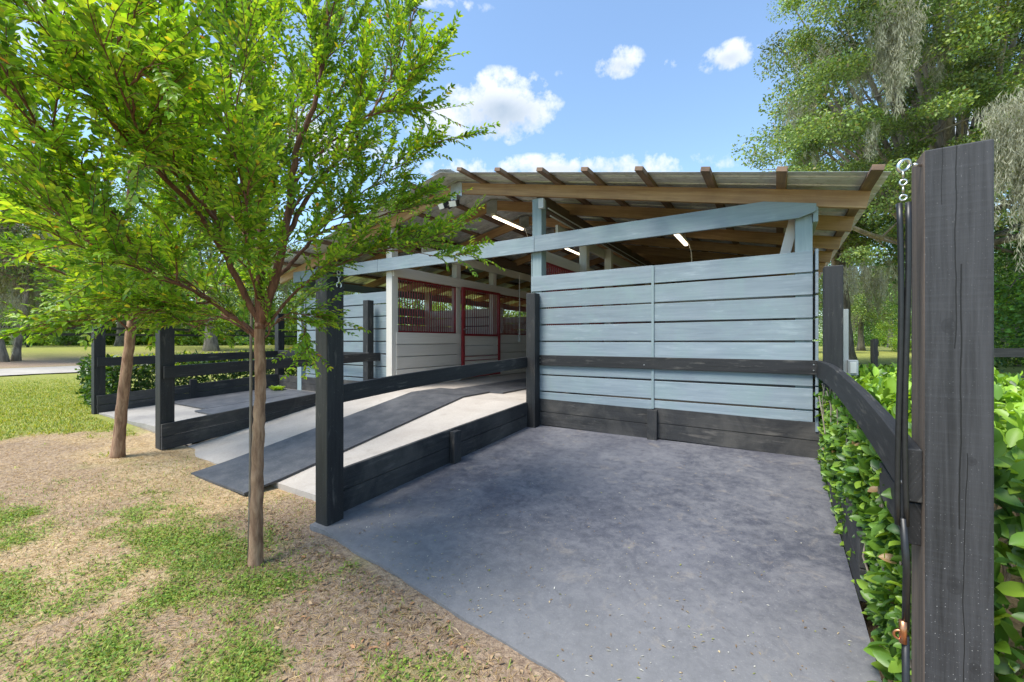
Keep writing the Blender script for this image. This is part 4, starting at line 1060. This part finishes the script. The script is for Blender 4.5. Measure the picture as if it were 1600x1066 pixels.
# woods: three proto trees copied round the place
def proto(kind, h, r, n, per, size, cols, wts, label, base, group, r0=.28, low=.25, moss=0):
    cs = []
    for _ in range(n):
        a = random.uniform(0, 2*math.pi); f = random.random()**.5; z = random.uniform(low, 1.0); rad = r*f*math.sqrt(max(.05, 1-((z-.55)/.55)**2))
        cs.append(Vector((base[0]+math.cos(a)*rad, base[1]+math.sin(a)*rad, base[2]+z*h)))
    ms = [(cs[random.randrange(n)], random.uniform(.7, 1.4)) for _ in range(moss)] if moss else None
    return oak(base, (base[0], base[1], base[2]+h*.5), cs, [random.uniform(.10, .17)*h for _ in cs], per, size, label, group, r0, moss=ms, cols=cols, wts=wts, nlimb=14, kind=kind, squash=.8)
def copy_thing(root, loc, rz, sc, label, group):
    c = root.copy(); COL.objects.link(c); c.location = loc; c.rotation_euler = (0, 0, rz); c.scale = (sc, sc, sc*random.uniform(.9, 1.1)); c['label'] = label
    if group: c['group'] = group
    elif 'group' in c: del c['group']
    for ch in root.children:
        k = ch.copy(); COL.objects.link(k); k.parent = c
    return c
YG = [(.18, .32, .03), (.26, .40, .04), (.12, .23, .03), (.36, .44, .05)]; YGW = [.35, .3, .2, .15]
DG = [(.06, .14, .025), (.085, .19, .03), (.04, .10, .02), (.14, .26, .03)]; DGW = [.35, .3, .2, .15]
G = 'background woods around the barn'
def gz(x, y): return float(base_z(x, y))
spots = []
pA = proto('live_oak', 10.5, 5.6, 75, 420, .17, OAK, OAKW, 'mossy grey-green live oak behind the left bay hedge', tuple(W(330, 540, 27)[:2])+(.5,), G, .34, .32, 16)
pB = proto('woodland_tree', 7.5, 3.6, 55, 420, .15, YG, YGW, 'bright yellow-green tree behind the fence above the right bush', tuple(W(95, 540, 36)[:2])+(.6,), G, .16, .08)
pC = proto('woodland_tree', 9.5, 4.2, 60, 420, .15, DG, DGW, 'dense dark green tree at the right edge, nearest of the woods', tuple(W(1640, 540, 15)[:2])+(.0,), G, .22, .05)
def put(p, u, d, sc, label=None):
    q = W(u, 540, d); x, y = q.x, q.y
    copy_thing(p, (x, y, gz(x, y)-.05), random.uniform(0, 6.28), sc, label or p['label'], G)
WOODS = [(pA, 30, 38, 1.0, 'mossy oak crown behind the far left fence, above the two bushes'), (pA, 190, 33, .9, 'mossy oak behind the leftmost black post'), (pA, -120, 26, .95, 'mossy oak past the left edge of the lawn'),
 (pB, 190, 40, .8, 'yellow-green tree behind the far fence, seen past the leftmost post'), (pB, -20, 44, 1.0, 'yellow-green tree at the far left behind the leaning oak'), (pB, 290, 42, .9, 'yellow-green tree seen between the two crape myrtle trunks'),
 (pC, 240, 46, 1.0, 'dark tree deep in the woods between the crape myrtle trunks'), (pC, 60, 52, 1.2, 'tall dark tree deep behind the far left fence'), (pC, 380, 45, .85, 'dark tree behind the fork of the front crape myrtle'),
 (pA, 470, 36, .8, 'mossy oak peeking out beside the left end of the blue wall'), (pB, 510, 50, .9, 'yellow-green tree behind the left end of the barn'),
 (pA, 560, 45, .8, 'mossy oak behind the left stalls, nearest the left end of the barn'), (pC, 650, 44, .8, 'dark tree seen through the first red grille'), (pC, 760, 48, .8, 'dark tree seen through the red stall door'), (pB, 700, 40, .7, 'yellow-green tree seen through the openings of the left stalls'), (pA, 860, 50, .8, 'mossy oak beyond the far end of the aisle'), (pC, 960, 50, .8, 'dark tree behind the left half of the blue plank wall'), (pA, 1060, 50, .8, 'mossy oak behind the middle of the blue plank wall'), (pC, 1150, 48, .8, 'dark tree behind the right half of the blue plank wall'), (pB, 1010, 42, .7, 'yellow-green tree behind the blue plank wall'),
 (pA, 1240, 42, .85, 'mossy oak behind the right end of the blue plank wall'), (pC, 1330, 62, 1.2, 'dark far tree just right of the barn corner post'), (pB, 1432, 44, .85, 'yellow-green tree seen beside the hanging cross tie'), (pA, 1392, 74, 1.3, 'tall hazy oak at the end of the sunlit lawn'),
 (pC, 1480, 38, 1.0, 'dark tree hidden mostly behind the near cracked post'), (pB, 1590, 19, .60, 'bright small tree behind the three-rail fence at the right edge'), (pA, 1700, 28, 1.0, 'mossy oak past the right edge'), (pC, 1570, 24, .8, 'dark dense tree just right of the near post, behind the three-rail fence'),
 (pC, 1800, 20, 1.0, 'dark tree beyond the right frame edge'), (pB, 1372, 92, 1.4, 'yellow-green tree farthest down the right lawn'), (pA, 1345, 50, .95, 'mossy oak behind the flared dark trunk on the right lawn'), (pC, -220, 40, 1.1, 'dark tree beyond the left frame edge')]
BL = {'bright': 'yellow-green tree glimpsed through the barn from behind it'}
for (p, u, d, sc, lb) in WOODS:
    put(p, u, d, sc, lb or {pA.name: 'mossy oak hidden behind the barn', pB.name: 'yellow-green tree hidden behind the barn', pC.name: 'dark tree hidden behind the barn'}[p.name])
for p, (x, y) in ((pA, (27, 1.0)),): pass
def undergrowth():
    cs = []; rs = []
    for _ in range(1500):
        u = random.uniform(-500, 2000); d = random.uniform(38, 52) if u < 1250 or u > 1450 else random.uniform(85, 105)
        if 560 < u < 1230 and d < 40: continue
        q = W(u, 540, d); z = gz(q.x, q.y)+random.random()**1.4*(3.6 if d < 60 else 6.5); cs.append(Vector((q.x, q.y, z))); rs.append(random.uniform(.9, 1.6)*(1 if d < 60 else 1.7))
    P, D, Nn, Ls = clump_leaves(cs, rs, 120, .34, .8); cc = np.repeat(RNG.normal(1, .28, len(cs)), 120)[:, None]
    tw = np.repeat(RNG.random(len(cs)) < .65, 120); C = np.where(tw[:, None], palette(len(P), YG, YGW), palette(len(P), DG, DGW))*np.clip(cc, .5, 1.6)
    o = leaves('undergrowth', P, D, Nn, Ls, Ls*.6, np.clip(C, .01, .8), M['farleaf'], None, fine=False); tag(o, 'tangled green undergrowth filling the edge of the far woods', 'undergrowth', None, 'stuff')
undergrowth()
# leaning mossy oaks by the driveway at the far left
def leaning(u0, v0, u1, v1, d, r0, label, seed):
    random.seed(seed); b = W(u0, v0, d); b = (b.x, b.y, gz(b.x, b.y)); t = W(u1, v1, d)
    cs = [t+Vector((random.gauss(0, 2.0), random.gauss(0, 2.0), random.gauss(2.2, 1.2))) for _ in range(45)]
    oak(b, t, cs, [random.uniform(.6, 1.1) for _ in cs], 260, .13, label, None, r0, moss=[(t+Vector((random.gauss(0, .9), random.gauss(0, .9), random.gauss(.6, .8))), random.uniform(.7, 1.4)) for _ in range(16)])
leaning(24, 552, 46, 425, 17.5, .11, 'leaning mossy oak with slanting trunk near the driveway', 41)
leaning(3, 552, -28, 400, 17, .16, 'thick oak trunk at the far left frame edge beside the driveway', 43)

# hedges
def hedge(name, x0, x1, y0, y1, z0, z1, n, size, cols, wts, label, fine=2, topcol=None, roundness=.15, seedp=3):
    root = thing('hedge', ((x0+x1)/2, (y0+y1)/2, z0), label, 'hedge')
    # sample points in the outer layer of a lumpy box
    N = n; U = RNG.random((N, 3)); face = RNG.random(N); P = np.empty((N, 3)); Nn = np.empty((N, 3))
    P[:, 0] = x0+(x1-x0)*U[:, 0]; P[:, 1] = y0+(y1-y0)*U[:, 1]; P[:, 2] = z0+(z1-z0)*U[:, 2]
    a_top = (x1-x0)*(y1-y0); a_s = (y1-y0)*(z1-z0); a_e = (x1-x0)*(z1-z0); tot = a_top+2*a_s+2*a_e
    c = np.cumsum(np.array([a_top, a_s, a_s, a_e, a_e])/tot); k = np.searchsorted(c, face); dep = RNG.exponential(.06, N)
    lum = (fbm(P[:, 0]+P[:, 2]*.7, P[:, 1], 2.6, seedp)-.5)*.30
    nr = np.array([[0, 0, 1], [-1, 0, 0], [1, 0, 0], [0, -1, 0], [0, 1, 0]])[k]
    lim = np.choose(k, [z1, x0, x1, y0, y1]); sg = np.array([1, -1, 1, -1, 1])[k]; ax = np.array([2, 0, 0, 1, 1])[k]
    lumk = np.where(k == 1, lum*.45, lum)
    P[np.arange(N), ax] = lim - sg*(dep-lumk)
    # round off the top edges
    ed = np.minimum(P[:, 0]-x0, x1-P[:, 0]); P[:, 2] -= np.where(k == 0, roundness*np.exp(-np.clip(ed, 0, 9)/.10), 0)
    Nn = unit(nr*.8+np.array([0, 0, .7])+RNG.normal(size=(N, 3))*.45); D = unit(nr*.6+RNG.normal(size=(N, 3))*.8+np.array([0, 0, .25]))
    P[:, 2] = np.maximum(P[:, 2], z0+.01)
    C = palette(N, cols, wts, .16)
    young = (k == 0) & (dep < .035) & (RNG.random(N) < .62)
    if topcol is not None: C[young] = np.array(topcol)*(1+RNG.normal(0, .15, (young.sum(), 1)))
    L = size*(.65+.6*RNG.random(N))
    ok = ~((np.abs(P[:, 0]-.36) < .07) & (np.abs(P[:, 2]-.94) < .12) & (P[:, 1] < 4.7)) & ~((np.abs(P[:, 0]-.40) < .11) & (np.abs(P[:, 1]-1.61) < .13))
    P, D, Nn, C, L = P[ok], D[ok], Nn[ok], C[ok], L[ok]
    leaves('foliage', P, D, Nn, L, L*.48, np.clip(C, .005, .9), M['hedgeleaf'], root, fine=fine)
    m = MB()
    for _ in range(int((x1-x0)*(y1-y0)*16)):
        x = random.uniform(x0+.08, x1-.08); y = random.uniform(y0+.05, y1-.05); q = Vector((x, y, z0-.05)); pts = [q]
        for k in range(4): q = q+Vector((random.gauss(0, .05), random.gauss(0, .05), (z1-z0)*.23)); pts.append(q)
        m.tube(pts, [.008, .007, .006, .004, .003], 5, False)
    m.build('stems', M['sucker'], root); return root
HG = [(.08, .17, .025), (.14, .27, .035), (.045, .11, .02), (.24, .38, .045)]
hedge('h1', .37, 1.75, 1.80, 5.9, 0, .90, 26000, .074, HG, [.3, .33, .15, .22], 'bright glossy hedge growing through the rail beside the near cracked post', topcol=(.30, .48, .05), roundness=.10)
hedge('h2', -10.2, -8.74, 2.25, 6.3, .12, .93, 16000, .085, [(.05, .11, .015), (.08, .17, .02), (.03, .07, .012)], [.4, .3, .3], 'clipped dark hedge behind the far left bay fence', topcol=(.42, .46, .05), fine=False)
def bush(u, d, r, h, label):
    q = W(u, 540, d); b = (q.x, q.y, gz(q.x, q.y)); root = thing('bush', b, label, 'bush', 'bushes along the far left fence')
    cs = [Vector((b[0]+random.gauss(0, r*.4), b[1]+random.gauss(0, r*.4), b[2]+random.uniform(.15, 1)*h)) for _ in range(14)]
    P, D, Nn, Ls = clump_leaves(cs, [h*.32]*14, 260, .10, .9); leaves('foliage', P, D, Nn, Ls, Ls*.55, palette(len(P), DG, DGW), M['farleaf'], root, fine=False)
    m = MB()
    for c in cs: m.tube([Vector(b), Vector(b).lerp(c, .5), c], [.02, .015, .008], 5, False)
    m.build('stems', M['oak_bark'], root)
bush(48, 34, 1.1, 1.2, 'round dark bush in front of the far left fence, left of the other'); bush(103, 33.5, 1.1, 1.2, 'round dark bush in front of the far left fence, right of the other')
# vines that climb through the right rail onto the slab edge
random.seed(77)
vn = thing('hedge_vine', (.33, 2.4, .1), 'leafy shoots spilling from the hedge through the rail over the slab edge', 'vine')
N = 11000; yy = RNG.uniform(1.72, 4.35, N); f = RNG.random(N); zz = zs(yy)+f*(.80-.10*(yy-2.9)); bul = .07*(fbm(yy, zz, 3.2, 9)-.38)*2
xx = .35-np.clip(bul, -.02, .12)*np.sin(np.pi*np.clip(f, 0, 1))+RNG.exponential(.03, N)
P = np.stack([xx, yy, zz], -1); keep = ~((np.abs(zz-.94) < .13)) & ~((np.abs(zz-.735) < .07) & (yy < 2.0)); keep &= (fbm(yy, zz, 2.3, 55) > .36) | (yy < 2.7); P = P[keep]; n = len(P)
small = (P[:, 2] < .45) & (P[:, 1] < 2.9)
Nn = unit(np.array([-.8, -.35, .6])+RNG.normal(size=(n, 3))*.5); D = unit(np.array([-.4, -.2, .3])+RNG.normal(size=(n, 3))*.8)
L = np.where(small, .036, .06)*(.6+.7*RNG.random(n)); C = palette(n, HG+[(.32, .2, .09)], [.32, .26, .2, .18, .02], .16)
leaves('foliage', P, D, Nn, L, L*.5, C, M['hedgeleaf'], vn, fine=2)
m = MB()
for k in range(26):
    y = 1.8+k*.1; q = Vector((.36, y, zs(y))); pts = [q]
    for j in range(6): q = q+Vector((random.gauss(-.004, .015), random.gauss(0, .03), .12)); pts.append(q)
    m.tube(pts, .004, 5, False)
m.build('stems', M['sucker'], vn)
# a weed tuft on the left bay slab
wt = thing('weed', (-7.95, 4.45, .30), 'small yellow-green weed tuft at the back corner of the left bay', 'plant')
n = 240; a = RNG.uniform(0, 6.28, n); r = RNG.random(n)*.14; P = np.stack([-7.95+np.cos(a)*r, 4.38+np.sin(a)*r*.6, np.full(n, .31)+RNG.random(n)*.05], -1)
leaves('foliage', P, unit(np.stack([np.cos(a), np.sin(a), np.full(n, .8)], -1)), np.tile([0, 0, 1.], (n, 1)), .07, .025, palette(n, YG, YGW), M['hedgeleaf'], wt, fine=False)

# ------------------------------------------------------------------ grass and straw
def on_soil(x, y):
    m = (x > -2.64) & (x < .34) & (y > 1.60-.131*(x+2.54))
    m |= (x > -8.7) & (x < -2.5) & (y > 1.93) & (y < 19)
    m |= (x > -4.52) & (x < -3.53) & (y > 1.68)
    m |= (x > -13.3+2-.2) & False
    return ~m
def blades(name, label, xr, yr, n, hmin, hmax, wd, cols, wts, dens, lay, seed):
    r = np.random.default_rng(seed); x = r.uniform(*xr, n); y = r.uniform(*yr, n); g, raw = greenness(x, y); d, mu = dirtness(x, y)
    p = dens(x, y, g, d, mu); k = (r.random(n) < p) & on_soil(x, y) & (np.hypot(x-.0, y-.0) > .25); x, y = x[k], y[k]; n = len(x)
    z = base_z(x, y); P = np.stack([x, y, z-.004], -1); a = r.uniform(0, 6.28, n); el = r.uniform(*lay, n)
    D = np.stack([np.cos(a)*np.cos(el), np.sin(a)*np.cos(el), np.sin(el)], -1); S_ = np.stack([-np.sin(a), np.cos(a), np.zeros(n)], -1)
    L = r.uniform(hmin, hmax, n)[:, None]; w_ = wd*(.6+.8*r.random((n, 1)))
    mid = P+D*L*.55+np.array([0, 0, 1])*L*.05; tip = P+D*L+np.array([0, 0, -1])*L*.10*np.cos(el)[:, None]
    V = np.stack([P-S_*w_*.5, P+S_*w_*.5, mid+S_*w_*.42, mid-S_*w_*.42, tip], 1).reshape(-1, 3); b = np.arange(n)*5
    lp = np.stack([b, b+1, b+2, b+3, b+3, b+2, b+4], -1); tot = np.tile([4, 3], n)
    o = np_mesh(name, V, tot, lp, M['grass'], None, np.repeat(palette(n, cols, wts, .2), 5, 0)); tag(o, label, None, None, 'stuff'); o['category'] = 'grass' if name != 'straw' else 'straw'
    print(name, n); return o
GB = [(.12, .20, .02), (.19, .28, .03), (.27, .36, .05), (.38, .36, .11)]
blades('grass', 'patchy green grass and clover in front of the slab', (-5.2, .3), (-.2, 2.0), 260000, .012, .042, .0042, GB, [.3, .35, .22, .13], lambda x, y, g, d, m: g*.75+.05, (.1, 1.1), 1)
blades('grass', 'sunlit yellow-green lawn at the left beyond the second tree', (-18, -5.5), (-1.5, 4.2), 190000, .02, .06, .009, [(.19, .27, .03), (.31, .35, .05), (.42, .39, .08)], [.4, .35, .25], lambda x, y, g, d, m: g*.9*(1-m)*sstep(-17.8, -12, x)*sstep(-1.5, -.6, y)*sstep(4.2, 2.6, y), (.3, 1.3), 2)
blades('straw', 'dry straw and clippings scattered over the bare soil', (-7.5, .3), (-.2, 2.1), 200000, .02, .075, .0024, [(.50, .36, .18), (.36, .24, .11), (.62, .48, .28), (.22, .13, .07)], [.35, .3, .15, .2], lambda x, y, g, d, m: (1-g)*.6*(1-.35*d)+.22, (-.02, .28), 3)
# clover leaflets
r = np.random.default_rng(4); n = 120000; x = r.uniform(-5.2, .2, n); y = r.uniform(-.2, 1.9, n); g, raw = greenness(x, y); k = (r.random(n) < g*.55) & on_soil(x, y); x, y = x[k], y[k]; n = len(x)
P = np.stack([x, y, base_z(x, y)+r.uniform(.004, .022, n)], -1)
o = leaves('ground_cover', P, unit(np.concatenate([r.normal(size=(n, 2)), np.full((n, 1), .15)], 1)), unit(np.concatenate([r.normal(size=(n, 2))*.3, np.ones((n, 1))], 1)), .010+.009*r.random(n), .009+.006*r.random(n), palette(n, [(.12, .22, .025), (.19, .30, .035), (.27, .36, .05)], [.4, .4, .2]), M['grass'], None, fine=False)
tag(o, 'low clover leaflets spread among the grass', 'ground cover', None, 'stuff')
# dead leaves near the slab's edge
r = np.random.default_rng(6); n = 900; x = r.uniform(-3.4, .2, n); y = 1.60-.131*(x+2.54)-r.exponential(.28, n); k = on_soil(x, y); x, y = x[k], y[k]; n = len(x)
P = np.stack([x, y, base_z(x, y)+.006], -1)
o = leaves('leaf_litter', P, unit(np.concatenate([r.normal(size=(n, 2)), np.full((n, 1), .05)], 1)), unit(np.concatenate([r.normal(size=(n, 2))*.35, np.ones((n, 1))], 1)), .02+.015*r.random(n), .012, palette(n, [(.30, .20, .12), (.42, .29, .17), (.22, .14, .09), (.45, .24, .12)], [.35, .3, .25, .1]), M['moss'], None, fine=True)
tag(o, 'dead brown leaves littering the soil by the slab', 'leaf litter', None, 'stuff')
# bits of straw, leaf and grit blown onto the slab and the ramp
r = np.random.default_rng(12); n = 700; x = r.uniform(-2.45, .25, n); y = 1.70-.131*(x+2.54)+r.exponential(.55, n); k = y < 4.4; x, y = x[k], y[k]; n = len(x)
P = np.stack([x, y, zs(y)+.003], -1)
o = leaves('debris', P, unit(np.concatenate([r.normal(size=(n, 2)), np.full((n, 1), .04)], 1)), np.tile([0, 0, 1.], (n, 1))+r.normal(size=(n, 3))*.12, .006+.020*r.random(n)**2, .003+.005*r.random(n), palette(n, [(.45, .36, .22), (.25, .17, .10), (.30, .32, .08), (.5, .48, .44)], [.4, .3, .12, .18]), M['moss'], None, fine=False)
tag(o, 'specks of straw, dead leaf and grit on the grey slab', 'debris', None, 'stuff')
